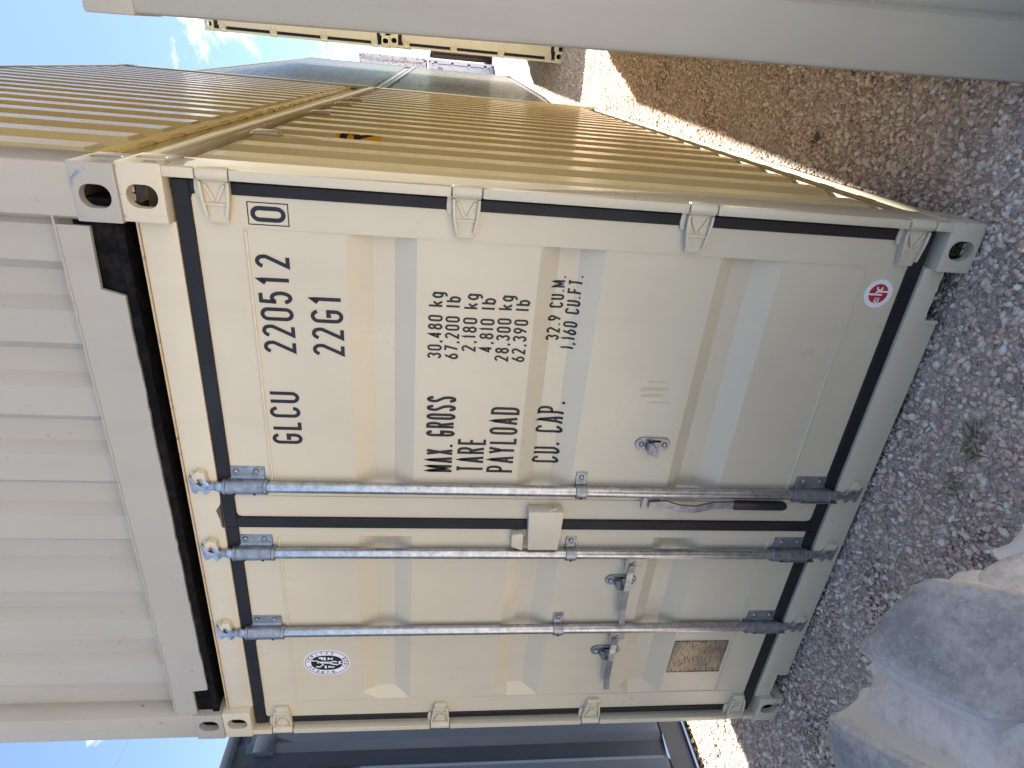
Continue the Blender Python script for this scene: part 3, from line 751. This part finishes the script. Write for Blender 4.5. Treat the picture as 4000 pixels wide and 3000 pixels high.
# ------------------------------------------------------------------ the containers
HC = 2.896; L20 = 6.058; L40 = 12.192
A, Adoors = container('shipping_container', 'cream container with lettered doors and galvanised lock rods, bottom of the front stack', (0, 0, 0), (0, 0, 0), L20, 2.591, 'door',
                      mset('beige', 'beige_rust', side='bounce_side', full=True))
B, _ = container('shipping_container', 'weathered cream container with blank corrugated end, stacked on the lettered one', (-0.006, -0.002, 2.591), (0, 0, R(-0.1)), L20, 2.591, 'end',
                 mset('cream', 'cream_rust', side='bounce_side', rail='bounce_side'))
LEAN = R(1.14); YAW = R(-2.4)
rotD = Matrix.Rotation(-LEAN, 4, 'Y') @ Matrix.Rotation(YAW, 4, 'Z')
eD = rotD.to_euler()
Dloc = Vector((2.833, 0.0, -0.15))
D, _ = container('shipping_container', 'pale grey container whose smooth corner post fills the edge beside the camera', Dloc, eD, L20, 2.741, 'end', mset('pale', 'pale_rust', side='reflector_side', plain=True))
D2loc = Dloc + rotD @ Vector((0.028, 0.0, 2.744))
container('shipping_container', 'upper pale container resting on the near corner post container', D2loc, eD, L20, 2.591, 'end', mset('pale', 'pale_rust', side='reflector_side', plain=True))
container('shipping_container', 'dark slate corrugated container beside the cream stack, only its side showing', (-0.945 - W, -3.2, 0.0), (0, 0, R(0.4)), L40, HC, 'end', mset('navy'))
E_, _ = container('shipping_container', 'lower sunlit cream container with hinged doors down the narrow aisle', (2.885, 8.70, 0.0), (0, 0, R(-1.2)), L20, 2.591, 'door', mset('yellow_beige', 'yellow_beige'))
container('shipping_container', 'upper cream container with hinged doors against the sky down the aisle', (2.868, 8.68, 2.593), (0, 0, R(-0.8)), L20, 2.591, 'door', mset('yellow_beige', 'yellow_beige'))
F1, _ = container('shipping_container', 'lower long grey corrugated container behind the cream stack', (2.243 - W, 6.50, -0.13), (0, 0, R(-1.55)), L40, HC, 'end', mset('grey'))
container('shipping_container', 'upper long grey corrugated container behind the cream stack, under open sky', (2.243 - W, 6.50, 2.768), (0, 0, R(-1.55)), L40, HC, 'end', mset('grey'))

# far containers at the end of the aisle, kept simpler
def far_container(label, loc, mat, doors=True, words=()):
    r_ = thing('shipping_container', label, 'container', loc); H = 2.591
    def body():
        mb = MB(); mb.box(0.02, W - 0.02, 0.10, L20, 0.14, H - 0.02); return mb.mesh('side_wall', mat)
    link('side_wall', body(), r_)
    for x in (0.0, W - 0.14):
        link('corner_post', MB().box(x, x + 0.14, 0.02, 0.16, 0.12, H - 0.12).mesh('corner_post', mat, bevel=0.006), r_)
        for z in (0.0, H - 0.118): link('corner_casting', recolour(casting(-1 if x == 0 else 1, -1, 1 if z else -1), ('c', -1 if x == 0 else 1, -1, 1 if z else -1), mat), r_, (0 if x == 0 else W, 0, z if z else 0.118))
    link('top_rail', MB().box(0.14, W - 0.14, 0.03, 0.12, H - 0.15, H - 0.02).mesh('top_rail', mat, bevel=0.005), r_)
    link('bottom_rail', MB().box(0.14, W - 0.14, 0.03, 0.12, 0.02, 0.16).mesh('bottom_rail', mat, bevel=0.005), r_)
    if doors:
        for x0 in (0.16, 1.229):
            d = link('door', MB().box(x0, x0 + 1.05, 0.06, 0.10, 0.18, H - 0.17).mesh('door', mat), r_)
            for z in (0.42, 1.02, 1.62):
                link('pressed_panel', MB().box(x0 + 0.18, x0 + 0.87, 0.040, 0.06, z, z + 0.22).mesh('pressed_panel', mat, bevel=0.012, seg=1), d)
            for z in (0.3, 0.95, 1.6, 2.25):
                xx = x0 - 0.10 if x0 < 1 else x0 + 1.0
                link('hinge', MB().box(xx, xx + 0.15, 0.02, 0.06, z, z + 0.10).mesh('hinge', mat, bevel=0.004), d)
            link('rubber_seal', MB().box(x0 - 0.03 if x0 < 1 else x0 + 1.05, x0 if x0 < 1 else x0 + 1.08, 0.05, 0.09, 0.18, H - 0.17).mesh('rubber_seal', 'rubber'), d)
            for xx in (x0 + 0.30, x0 + 0.72): link('lock_rod', MB().tube([(xx, 0.025, 0.1), (xx, 0.025, H - 0.08)], 0.02, 8).mesh('lock_rod', 'galv_dull'), d)
            if x0 > 1 and words:
                mb = MB(); to3 = lambda x, z, yo: (x, 0.0385 + yo, z)
                for txt, x, z, wd, ht, th in words:
                    for i, ch in enumerate(txt):
                        if ch != ' ': glyph(mb, ch, x + i * wd * 1.3, z, wd, ht, th, to3, 0.2)
                link('lettering', mb.mesh('lettering', 'fardark'), d)
    else:
        for i in range(8):
            x = 0.16 + i * 0.268
            link('corrugation', MB().prism_xy([(x, 0.10), (x + 0.05, 0.06), (x + 0.16, 0.06), (x + 0.21, 0.10)], 0.16, H - 0.15).mesh('corrugation', mat), r_)
    return r_
GY = 25.6
far_container('far white container with rust stains and lettered doors at the aisle end', (2.845 - W, GY, -0.06), 'white_far', True,
              (('312', 1.87, 2.02, 0.085, 0.17, 0.03), ('4', 2.27, 2.05, 0.07, 0.15, 0.028), ('4810', 1.80, 0.98, 0.045, 0.09, 0.015), ('62390', 1.78, 0.86, 0.045, 0.09, 0.015), ('2180', 1.80, 0.74, 0.045, 0.09, 0.015)))
far_container('heavily rusted white container stacked on top at the aisle end', (2.835 - W, GY + 0.05, 2.60), 'white_rust', False)
far_container('dark brown weathered container just right of the rusty white stack', (2.90, GY + 2.2, -0.06), 'brown_far', False)

# ------------------------------------------------------------------ what is fixed to the lettered container
dr, dl = Adoors[True], Adoors[False]
to3 = lambda x, z, yo: (x, door_y(z) - 0.0010 + yo, z)
def words(name, items, parent=dr):
    mb = MB()
    for ch, x, z, wd, ht, th in items: glyph(mb, ch, x, z, wd, ht, th, to3, 0.012)
    return link(name, mb.mesh(name, 'ink'), parent)
def line(txt, x0, x1, z, ht, th, narrow=()):       # spread the letters evenly between x0 and x1
    wts = [0.42 if c in '.,' else 0.55 if c in '1lI' else 0.62 if c == ' ' else 1.22 if c == 'M' else 1.0 for c in txt]
    gap = 0.34; tot = sum(wts) + gap * (len(txt) - 1); u = (x1 - x0) / tot; out = []; x = x0
    for c, w_ in zip(txt, wts):
        if c != ' ': out.append((c, x, z, u * w_, ht, th))
        x += u * (w_ + gap)
    return out
words('lettering', [('G', 1.528, 2.168, .042, .100, .0125), ('L', 1.584, 2.168, .037, .100, .0125), ('C', 1.633, 2.168, .042, .100, .0125), ('U', 1.689, 2.168, .043, .100, .0125)])
words('lettering', [('2', 1.873, 2.165, .042, .100, .012), ('2', 1.928, 2.165, .042, .100, .012), ('0', 1.983, 2.165, .044, .100, .012), ('5', 2.038, 2.165, .042, .100, .012), ('1', 2.096, 2.165, .034, .100, .012), ('2', 2.152, 2.165, .041, .100, .012)])
words('lettering', [('2', 1.870, 2.014, .041, .100, .012), ('2', 1.926, 2.014, .041, .100, .012), ('G', 1.983, 2.014, .044, .100, .012), ('1', 2.042, 2.014, .034, .100, .012)])
o_ = MB(); glyph(o_, '0', 2.290, 2.165, .045, .098, .0125, to3, 0.012)
stroke(o_, [(2.2815, 2.158), (2.3445, 2.158), (2.3445, 2.270), (2.2815, 2.270), (2.2815, 2.158)], 0.003, lambda x, z, yo: (x, 0.041, z), 0, 0.02)
o_.v = [(x, min(y, 0.0410), z) for x, y, z in o_.v]
link('check_digit', o_.mesh('check_digit', 'ink'), dr)
for args in (('MAX. GROSS', 1.421, 1.735, 1.646, .101, .0106), ('TARE', 1.424, 1.570, 1.533, .101, .0106), ('PAYLOAD', 1.424, 1.699, 1.424, .101, .0106), ('CU. CAP.', 1.449, 1.714, 1.256, .100, .0100),
             ('30,480 kg', 1.875, 2.106, 1.703, .047, .0069), ('67,200 lb', 1.875, 2.094, 1.648, .047, .0069), ('2,180 kg', 1.905, 2.106, 1.592, .047, .0069), ('4,810 lb', 1.905, 2.094, 1.536, .047, .0069),
             ('28,300 kg', 1.874, 2.106, 1.481, .047, .0069), ('62,390 lb', 1.874, 2.094, 1.426, .047, .0069), ('32.9 CU.M.', 1.945, 2.170, 1.312, .047, .0069), ('1,160 CU.FT.', 1.915, 2.176, 1.257, .047, .0069)):
    its = line(*args); i0 = 0
    for wd_ in args[0].split(' '):
        words('lettering', its[i0:i0 + len(wd_)]); i0 += len(wd_)

def ellipse(mb, cx, cz, rx, rz, y, th=0.0006, n=48, p=2.0, mi=0):
    pts = []
    for k in range(n):
        a = 2 * math.pi * k / n; c, s = math.cos(a), math.sin(a)
        pts.append((cx + rx * math.copysign(abs(c) ** (2 / p), c), cz + rz * math.copysign(abs(s) ** (2 / p), s)))
    mb.prism_xz(pts, y - th, y, mi)
def badge_oval():                                                   # classification oval, upper left of the left door
    cx, cz = 0.4195, 2.141; rx, rz = 0.078, 0.0965; y = YF - 0.0004
    base = MB(); ellipse(base, cx, cz, rx, rz, y, p=2.15)
    o = link('oval_sticker', base.mesh('oval_sticker', 'sticker_white'), dl); o['label'] = 'white oval sticker with black ring, lettering and figure'
    mb = MB()
    T = lambda x, z, yo: (x, y - 0.0013 + yo, z)
    ring = [(cx + (rx - .0065) * math.cos(2 * math.pi * k / 48), cz + (rz - .0065) * math.sin(2 * math.pi * k / 48)) for k in range(49)]; ring[-1] = ring[0]
    stroke(mb, ring, 0.0028, T, 0)
    inner = MB(); ellipse(inner, cx, cz, 0.045, 0.066, y - 0.0007, p=2.3)
    mb.add(inner.v, inner.f)
    def along(txt, a0, a1, h=0.0125, inward=False):
        for i, ch in enumerate(txt):
            if ch == ' ': continue
            a = R(a0 + (a1 - a0) * i / (len(txt) - 1))
            ex, ez = 0.0595, 0.0785
            px, pz = cx + ex * math.cos(a), cz + ez * math.sin(a)
            nx, nzv = math.cos(a) / ex, math.sin(a) / ez; l = math.hypot(nx, nzv); nx, nzv = nx / l, nzv / l
            if inward: nx, nzv = -nx, -nzv
            tx, tz = nzv, -nx
            for pl in GL[ch]:
                stroke(mb, [(px + (u - .5) * 0.0085 * tx + (v_ - .5) * h * nx, pz + (u - .5) * 0.0085 * tz + (v_ - .5) * h * nzv) for u, v_ in pl], 0.0024, T, 0)
    along('BUREAU VERITAS', 198, -18); along('1828', 246, 294, inward=True)
    link('sticker_print', mb.mesh('sticker_print', 'ink'), dl)
    f = MB(); S = lambda pts, th: stroke(f, [(cx + a * 0.001, cz + b * 0.001) for a, b in pts], th * 0.001, lambda x, z, yo: (x, y - 0.0020 + yo, z), 0)
    # standing figure with raised arm, torch, tablets and base, in white on black
    S([(4, 30), (3, 16), (2, 2), (1, -10)], 11); S([(1, -10), (10, -28), (6, -42)], 7); S([(0, -8), (-8, -26), (-12, -46)], 7)
    S([(4, 28), (14, 40), (13, 54)], 5); S([(13, 52), (16, 62)], 7); S([(3, 34), (3, 40)], 9)
    S([(2, 24), (-12, 16), (-22, 28)], 5); S([(-24, 26), (-23, 46)], 7)
    S([(16, 8), (36, 8)], 8); S([(-16, 6), (-34, 6)], 8); S([(20, 18), (32, 20), (30, 32)], 9); S([(18, -6), (30, -8), (22, -20), (32, -26)], 6); S([(-18, -10), (-26, -8), (-26, -30)], 7)
    S([(-10, -52), (10, -52)], 6); S([(-8, -58), (-2, -58)], 7); S([(4, -58), (10, -58)], 7)
    link('sticker_emblem', f.mesh('sticker_emblem', 'sticker_white'), dl)
badge_oval()
def badge_round():                                                  # red and white round sticker, lower right of the right door
    cx, cz, r = 2.181, 0.257, 0.0495; y = 0.0416
    b = MB(); ellipse(b, cx, cz, r, r, y); o = link('round_sticker', b.mesh('round_sticker', 'sticker_white'), dr); o['label'] = 'round white sticker with red centre and white logo letters'
    b = MB(); ellipse(b, cx, cz, 0.0335, 0.0335, y - 0.0007); link('sticker_print', b.mesh('sticker_print', 'sticker_red'), dr)
    f = MB(); S = lambda pts, th: stroke(f, [(cx + a * 0.001, cz + c * 0.001) for a, c in pts], th * 0.001, lambda x, z, yo: (x, y - 0.0015 + yo, z), 0)
    S([(-3, 36), (-3, -14)], 6.5); S([(-3, 6), (3, 9), (8, 5), (8, -36)], 6.0)
    S([(p[0], p[1]) for p in arc(20, 0, 7, 9, 60, 300, 12)], 5.5)
    S([(p[0], p[1]) for p in arc(-12, -1, 6, 9, 120, 240, 8)], 5); S([(-15, -2), (-22, 3)], 5); S([(p[0], p[1]) for p in arc(-25, -1, 5, 7, 0, 360, 12)], 4.5)
    link('sticker_emblem', f.mesh('sticker_emblem', 'sticker_white'), dr)
badge_round()
pl = link('data_plate', MB().box(0.316, 0.520, YF - 0.0035, YF - 0.0006, 0.356, 0.610).mesh('data_plate', 'plate', bevel=0.001, seg=1), dl)
pl['label'] = 'brown engraved metal data plate'
rm = MB()
for a in ((0.316, 0.520, 0.604, 0.610), (0.316, 0.520, 0.356, 0.362), (0.316, 0.321, 0.362, 0.604), (0.515, 0.520, 0.362, 0.604)): rm.box(a[0], a[1], YF - 0.0055, YF - 0.0036, a[2], a[3])
link('plate_rim', rm.mesh('plate_rim', 'plate'), dl)
def scuffs():
    mb = MB(); r_ = random.Random(8)
    for x, z0, z1, th in ((1.817, .985, .915, .007), (1.787, 1.005, .905, .014), (1.762, 1.000, .920, .011), (1.735, .975, .895, .005)):
        pts = [(x + 0.001 * math.sin(k) + (z0 - z1) * 0.05 * k / 6, z0 + (z1 - z0) * k / 6) for k in range(7)]
        stroke(mb, pts, th, lambda a, b, yo: (a, YF - 0.0006, b), 0)
    link('scuff_mark', mb.mesh('scuff_mark', 'scuff'), dr)
scuffs()
def lockbox():
    mb = MB(); mb.prism_xz([(1.096, 1.226), (1.281, 1.222), (1.281, 1.358), (1.096, 1.345)], -0.006, 0.0415)
    o = link('lock_box', mb.mesh('lock_box', 'beige', bevel=0.006), dr)
    h = MB(); h.tube([(1.283, 0.030, 1.262), (1.290, 0.026, 1.256), (1.293, 0.016, 1.252), (1.292, 0.004, 1.255), (1.288, 0.000, 1.266), (1.283, 0.002, 1.282)], 0.0035, 8)
    link('hook', h.mesh('hook', 'beige', smooth=True), dr)
    k = MB(); k.prism_xz([(1.080, 1.362), (1.165, 1.366), (1.158, 1.410), (1.100, 1.408)], 0.008, 0.041); link('lock_box_bracket', k.mesh('lock_box_bracket', 'beige', bevel=0.004), dl)
lockbox()
def side_decal():                                                   # yellow sticker with a black R pressed over the side ribs
    y0, y1, z0, z1 = 1.105, 1.196, 2.000, 2.196
    ys = sorted(set([y0, y1] + [p[0] for p in side_profile(L20) if y0 < p[0] < y1] + list(np.linspace(y0, y1, 9))))
    X = lambda y, e: W - 0.011 - side_depth(y) + e
    mb = MB(); n = len(ys); zs = [z0, z1]
    mb.add([(X(y, 0.0012), y, z) for z in zs for y in ys], [(r_ * n + i, r_ * n + i + 1, (r_ + 1) * n + i + 1, (r_ + 1) * n + i) for r_ in range(len(zs) - 1) for i in range(n - 1)])
    o = link('side_sticker', mb.mesh('side_sticker', 'sticker_yellow'), A); o['label'] = 'yellow sticker with a black letter R'
    mb = MB(); kx = 0.30                                            # narrow letter
    P = lambda u, v_, yo: (X(1.136 + u * kx, 0.0024 - yo), 1.136 + u * kx, v_)
    for k, pts in enumerate(GL['R']): stroke(mb, [(.016 + a * 0.118, z0 + .036 + b * 0.128) for a, b in pts], 0.032, P, -0.0005 * k, 0.012)
    link('sticker_letter', mb.mesh('sticker_letter', 'ink'), A)
side_decal()
for y in (0.985, 2.15, 3.02, 3.60):                                 # little ventilator covers under the top rail
    k = round((y - 0.30 - 0.042) / PITCH); yc = 0.30 + 0.056 + k * PITCH
    mb = MB(); x0 = W - 0.0112
    mb.prism_xz([(x0, 2.375), (x0 + 0.016, 2.385), (x0 + 0.016, 2.475), (x0, 2.492)], yc - 0.036, yc + 0.038)
    link('ventilator', mb.mesh('ventilator', 'beige', bevel=0.006), A)
def casting_scuff():
    mb = MB()
    for pts, th in ((((2.352, 2.697), (2.372, 2.684), (2.388, 2.665)), .006), (((2.362, 2.694), (2.390, 2.672)), .003), (((2.345, 2.692), (2.358, 2.690)), .004), (((2.392, 2.660), (2.397, 2.652)), .003)):
        stroke(mb, [(x + .026, z - 2.581) for x, z in pts], th, lambda x, z, yo: (x, -0.0008, z), 0, 0.02)
    link('paint_scuff', mb.mesh('paint_scuff', 'blue_scuff'), B)
M['blue_scuff'] = flat('blue_paint_scuff', (0.30, 0.36, 0.47, 1), 0.6, 0.3, 0.3)
casting_scuff()
# slate container: ventilator box high on its side
def navy_vent():
    c = [o for o in bpy.data.objects if o.get('label', '').startswith('dark slate')][0]
    mb = MB(); mb.box(W - 0.030, W + 0.012, 3.72, 3.83, 2.60, 2.72); link('ventilator', mb.mesh('ventilator', 'navy', bevel=0.008), c)
navy_vent()

# ------------------------------------------------------------------ foreground wheel
def wheel():
    cx, cz, y_far, wd, KR = 1.787, 0.465, -1.100, 0.42, 0.8875
    t = thing('machine_wheel', 'dusty black lugged machine tyre in the foreground corner', 'wheel', (cx, y_far - wd / 2, 0), (0, 0, 0))
    hw = wd / 2
    prof = [(-hw + .05, .26), (-hw + .01, .30), (-hw - .012, .36), (-hw - .010, .42), (-hw + .004, .462), (-hw + .03, .484), (-hw + .08, .492), (0, .494), (hw - .08, .492), (hw - .03, .484), (hw - .004, .462), (hw + .010, .42), (hw + .012, .36), (hw - .01, .30), (hw - .05, .26)]
    prof = [(a_, b_ * KR) for a_, b_ in prof]
    n = 96; vs = []; fs = []; m_ = len(prof)
    for k in range(n):
        a = 2 * math.pi * k / n
        vs += [(r_ * math.cos(a), yy, cz + r_ * math.sin(a)) for yy, r_ in prof]
    for k in range(n):
        for i in range(m_ - 1): fs.append((k * m_ + i, k * m_ + i + 1, ((k + 1) % n) * m_ + i + 1, ((k + 1) % n) * m_ + i))
    link('tyre', MB().add(vs, fs).mesh('tyre', 'tyre_dust', smooth=True, angle=60), t)
    # one lug: a thick bar from the shoulder towards the centre line, with sloping dusty flanks
    def lugm(sg, smax):
        mb = MB(); ctl = ((-0.05, 0.02, 0.120, 0.440), (0.0, 0.00, 0.146, 0.526), (0.03, -0.01, 0.154, 0.536), (0.08, -0.03, 0.161, 0.542), (0.30, -0.08, 0.178, 0.545), (0.65, -0.18, 0.196, 0.547), (smax, -0.18 - (smax - 0.65) * 0.30, 0.205, 0.547), (smax + 0.06, -0.20 - (smax - 0.65) * 0.30, 0.160, 0.49))
        S_ = np.array([c[0] for c in ctl]); ss = np.concatenate([[-0.05, -0.03, -0.012], np.linspace(0, smax, 24), [smax + 0.02, smax + 0.04, smax + 0.06]])
        secs = [(sg * (hw + 0.006 - s_ * (hw - 0.012)),) + tuple(float(np.interp(s_, S_, [c[j] for c in ctl])) for j in (1, 2, 3)) for s_ in ss]
        us = [-1, -.85, -.7, -.55, -.4, -.28, -.16, -.08, 0, .03, .07, .12, .2, .4, .7, 1.0]
        for yy, ang, half, top in secs:
            row = []
            for sd in (-1, 1):
                seq = []
                for u in us:           # concave flank rising from the carcass, crisp shoulder, then the flat face
                    if u <= 0: da = half * 1.30 + 0.150 * (-u) ** 1.5; rr = 0.462 + (top - 0.012 - 0.462) * (1 + u) ** 1.55
                    else: da = half * 1.30 * (1 - u); rr = top - 0.012 * (1 - min(1, u / .12)) ** 2 + 0.0015 * math.sin(min(1, u) * math.pi / 2)
                    a = math.pi / 2 + ang + sd * da; seq.append((KR * rr * math.cos(a), yy, KR * rr * math.sin(a)))
                row += seq if sd < 0 else seq[:-1][::-1]
            mb.v += row
        k = 2 * len(us) - 1
        for r_ in range(len(secs) - 1):
            for i in range(k - 1):
                face = 10 <= i <= k - 12 and r_ >= 3
                mb.f.append((r_ * k + i, r_ * k + i + 1, (r_ + 1) * k + i + 1, (r_ + 1) * k + i)); mb.mi.append(1 if face else 0)
        mb.f.append(tuple(range(k))); mb.mi.append(0)
        mb.f.append(tuple((len(secs) - 1) * k + i for i in range(k))); mb.mi.append(0)
        mb.mi = [0] * len(mb.f); me = mb.mesh('tread_lug', 'tyre_lug', smooth=True, angle=75)
        at = me.color_attributes.new('dust', 'FLOAT_COLOR', 'POINT')
        for r_ in range(len(secs)):
            for i in range(k):
                u = us[i] if i < len(us) else us[k - 1 - i]
                d = 0.62 if u < -0.15 else 0.46 if u < 0.0 else 0.24 if u < 0.10 else 0.10 if u < 0.3 else 0.0
                if r_ < 3: d = 0.6
                elif r_ == 3: d = max(d, 0.3)
                at.data[r_ * k + i].color = (d, d, d, 1)
        return me
    mf, mn = lugm(1, 1.12), lugm(-1, 0.70)
    NL = 8
    for k in range(NL):
        for me, ph in ((mf, 0.0), (mn, 0.0)):
            link('tread_lug', me, t, (0, 0, cz), (0, (k + ph) * 2 * math.pi / NL + R(19), 0))
    rim = MB(); 
    for yy0, yy1, r0 in ((-hw + .05, -hw + .065, .262), (hw - .065, hw - .05, .262)):
        rim.tube([(0, yy0, cz), (0, yy1, cz)], r0 * KR, 40)
    link('rim', rim.mesh('rim', 'yellow_beige', bevel=0.004), t)
    link('hub', MB().tube([(0, -hw + .02, cz), (0, -hw + .06, cz)], [0.07, 0.09], 24).mesh('hub', 'galv_dull'), t)
wheel()

# ------------------------------------------------------------------ gravel (loose crushed stone, nobody could count it)
def gravel():
    pts = []
    def scatter(x0, x1, y0, y1, dens, smin, smax):
        n = int((x1 - x0) * (y1 - y0) * dens); p = np.stack([rng.uniform(x0, x1, n), rng.uniform(y0, y1, n)], 1)
        s = smin * (smax / smin) ** (rng.random(n) ** 1.9); pts.append(np.column_stack([p, s]))
    scatter(-1.25, 3.2, -1.55, 0.25, 6800, 0.0045, 0.0165)
    scatter(-1.05, 0.05, 0.2, 1.3, 2500, 0.006, 0.018)
    scatter(2.36, 3.15, 0.2, 3.2, 6800, 0.0045, 0.0165)
    scatter(2.30, 3.4, 3.2, 7.2, 2000, 0.008, 0.020)
    scatter(2.25, 3.6, 7.2, 12.0, 1000, 0.010, 0.024)
    P = np.concatenate(pts)
    x, y = P[:, 0], P[:, 1]
    inA = (x > 0.10) & (x < 2.33) & (y > 0.12) & (y < 6.0); inD = (x > 2.95) & (y > 0.1) & (y < 6.0)
    P = P[~(inA | inD)]; n = len(P)
    ph = (1 + 5 ** .5) / 2
    ico = np.array([(-1, ph, 0), (1, ph, 0), (-1, -ph, 0), (1, -ph, 0), (0, -1, ph), (0, 1, ph), (0, -1, -ph), (0, 1, -ph), (ph, 0, -1), (ph, 0, 1), (-ph, 0, -1), (-ph, 0, 1)]) / math.sqrt(1 + ph * ph)
    F = np.array([(0, 11, 5), (0, 5, 1), (0, 1, 7), (0, 7, 10), (0, 10, 11), (1, 5, 9), (5, 11, 4), (11, 10, 2), (10, 7, 6), (7, 1, 8), (3, 9, 4), (3, 4, 2), (3, 2, 6), (3, 6, 8), (3, 8, 9), (4, 9, 5), (2, 4, 11), (6, 2, 10), (8, 6, 7), (9, 8, 1)])
    V = ico[None] * rng.uniform(0.72, 1.25, (n, 12, 1))
    V = V * np.stack([rng.uniform(0.8, 1.5, n), rng.uniform(0.7, 1.1, n), rng.uniform(0.40, 0.8, n)], 1)[:, None, :]
    q_ = rng.normal(size=(n, 4)); q_[:, 1:3] *= 0.55; q_ /= np.linalg.norm(q_, axis=1)[:, None]
    w_, a, b, c = q_.T
    Rm = np.stack([1 - 2 * (b * b + c * c), 2 * (a * b - c * w_), 2 * (a * c + b * w_), 2 * (a * b + c * w_), 1 - 2 * (a * a + c * c), 2 * (b * c - a * w_), 2 * (a * c - b * w_), 2 * (b * c + a * w_), 1 - 2 * (a * a + b * b)], 1).reshape(n, 3, 3)
    V = np.einsum('nij,nkj->nki', Rm, V) * P[:, 2][:, None, None]
    V[:, :, 0] += P[:, 0][:, None]; V[:, :, 1] += P[:, 1][:, None]
    V[:, :, 2] += (gz(P[:, 0], P[:, 1]) - 0.009 + P[:, 2] * rng.uniform(-0.1, 0.6, n))[:, None]
    under = (P[:, 0] > 2.3) | (P[:, 0] < 0.14)
    pal = np.array([(.20, .165, .155), (.25, .21, .195), (.30, .255, .225), (.17, .15, .15), (.22, .20, .205), (.36, .31, .27), (.31, .235, .175), (.26, .185, .15), (.42, .39, .36), (.15, .125, .115)])
    wt = np.array([.18, .18, .14, .12, .12, .08, .07, .05, .03, .03]); idx = rng.choice(len(pal), n, p=wt / wt.sum())
    lum = pal.mean(1, keepdims=True); pal = lum + (pal - lum) * 0.48
    col = pal[idx] * np.array([3.0, 2.50, 2.14]) * rng.uniform(0.78, 1.22, (n, 1))
    side_lift = np.clip((P[:, 0] - 1.9) / 0.9, 0, 1)[:, None] * 0.45 + np.clip((-P[:, 0] + 0.1) / 0.8, 0, 1)[:, None] * 0.4  # stones lightened at the sides: tan dust, plus missing bounce light painted in
    side_lift = side_lift * rng.uniform(0.3, 1.2, (n, 1))
    col = col * (1 - side_lift) + side_lift * col * np.array([1.20, 1.25, 1.18])
    col = np.minimum(col, 0.78)
    me = bpy.data.meshes.new('gravel'); nv, nf = n * 12, n * 20
    me.vertices.add(nv); me.vertices.foreach_set('co', V.reshape(-1).astype(np.float32))
    loops = (F[None] + (np.arange(n) * 12)[:, None, None]).reshape(-1)
    me.loops.add(nf * 3); me.loops.foreach_set('vertex_index', loops.astype(np.int32))
    me.polygons.add(nf); me.polygons.foreach_set('loop_start', np.arange(0, nf * 3, 3, dtype=np.int32))
    try: me.polygons.foreach_set('loop_total', np.full(nf, 3, np.int32))
    except Exception: pass
    at = me.color_attributes.new('stone_colour', 'FLOAT_COLOR', 'POINT')
    cc = np.ones((n, 12, 4), np.float32); cc[:, :, :3] = col[:, None, :]; at.data.foreach_set('color', cc.reshape(-1))
    me.materials.append(M['stone']); me.update(calc_edges=True); me.validate()
    o = link('gravel', me); o['kind'] = 'stuff'; o['label'] = 'loose crushed grey and tan stone covering the yard'; o['category'] = 'gravel'
gravel()

# ------------------------------------------------------------------ weeds between the stones
def weed(label, x, y, n, h, spread, seed):
    r_ = random.Random(seed); t = thing('weed', label, 'weed', (x, y, gz(x, y)), group='weeds in the gravel')
    lf, st = MB(), MB()
    for i in range(n):
        a = r_.uniform(0, 2 * math.pi); L_ = h * r_.uniform(.5, 1.1); sp = spread * r_.uniform(.4, 1.0); wd = r_.uniform(.0018, .004)
        tgt = lf if r_.random() < .62 else st
        px, py = r_.uniform(-.03, .03), r_.uniform(-.02, .02)
        pts = [(px + math.cos(a) * sp * u, py + math.sin(a) * sp * u, 0.002 + L_ * (1.9 * u - 1.1 * u * u)) for u in (0, .35, .7, 1)]
        vs = []
        for k, p in enumerate(pts):
            ww = wd * (1, 1, .7, .1)[k]; vs += [(p[0] - math.sin(a) * ww, p[1] + math.cos(a) * ww, p[2]), (p[0] + math.sin(a) * ww, p[1] - math.cos(a) * ww, p[2] + .001)]
        tgt.add(vs, [(2 * k, 2 * k + 1, 2 * k + 3, 2 * k + 2) for k in range(3)])
    link('leaves', lf.mesh('leaves', 'leaf'), t); link('dry_stems', st.mesh('dry_stems', 'dry'), t)
weed('straggly green and dry weed in the gravel before the doors', 1.805, -0.285, 28, 0.013, 0.070, 1)
weed('smaller weed tuft nearer the free lock rod', 1.640, -0.300, 18, 0.012, 0.045, 2)
weed('tiny dark green weed at the aisle mouth', 2.575, 1.110, 26, 0.035, 0.035, 3)
# ------------------------------------------------------------------ overhead cable
def cable():
    mb = MB(); a, b = Vector((-38.9, 48, 21.24)), Vector((-36.4, 2, 21.24)); pts = [a.lerp(b, k / 16) - Vector((0, 0, 0.6 * 4 * (k / 16) * (1 - k / 16))) for k in range(17)]
    mb.tube(pts, 0.012, 6); tag(link('overhead_cable', mb.mesh('overhead_cable', 'wire')), 'thin dark overhead cable crossing the sky beside the upper container', 'cable')
cable()
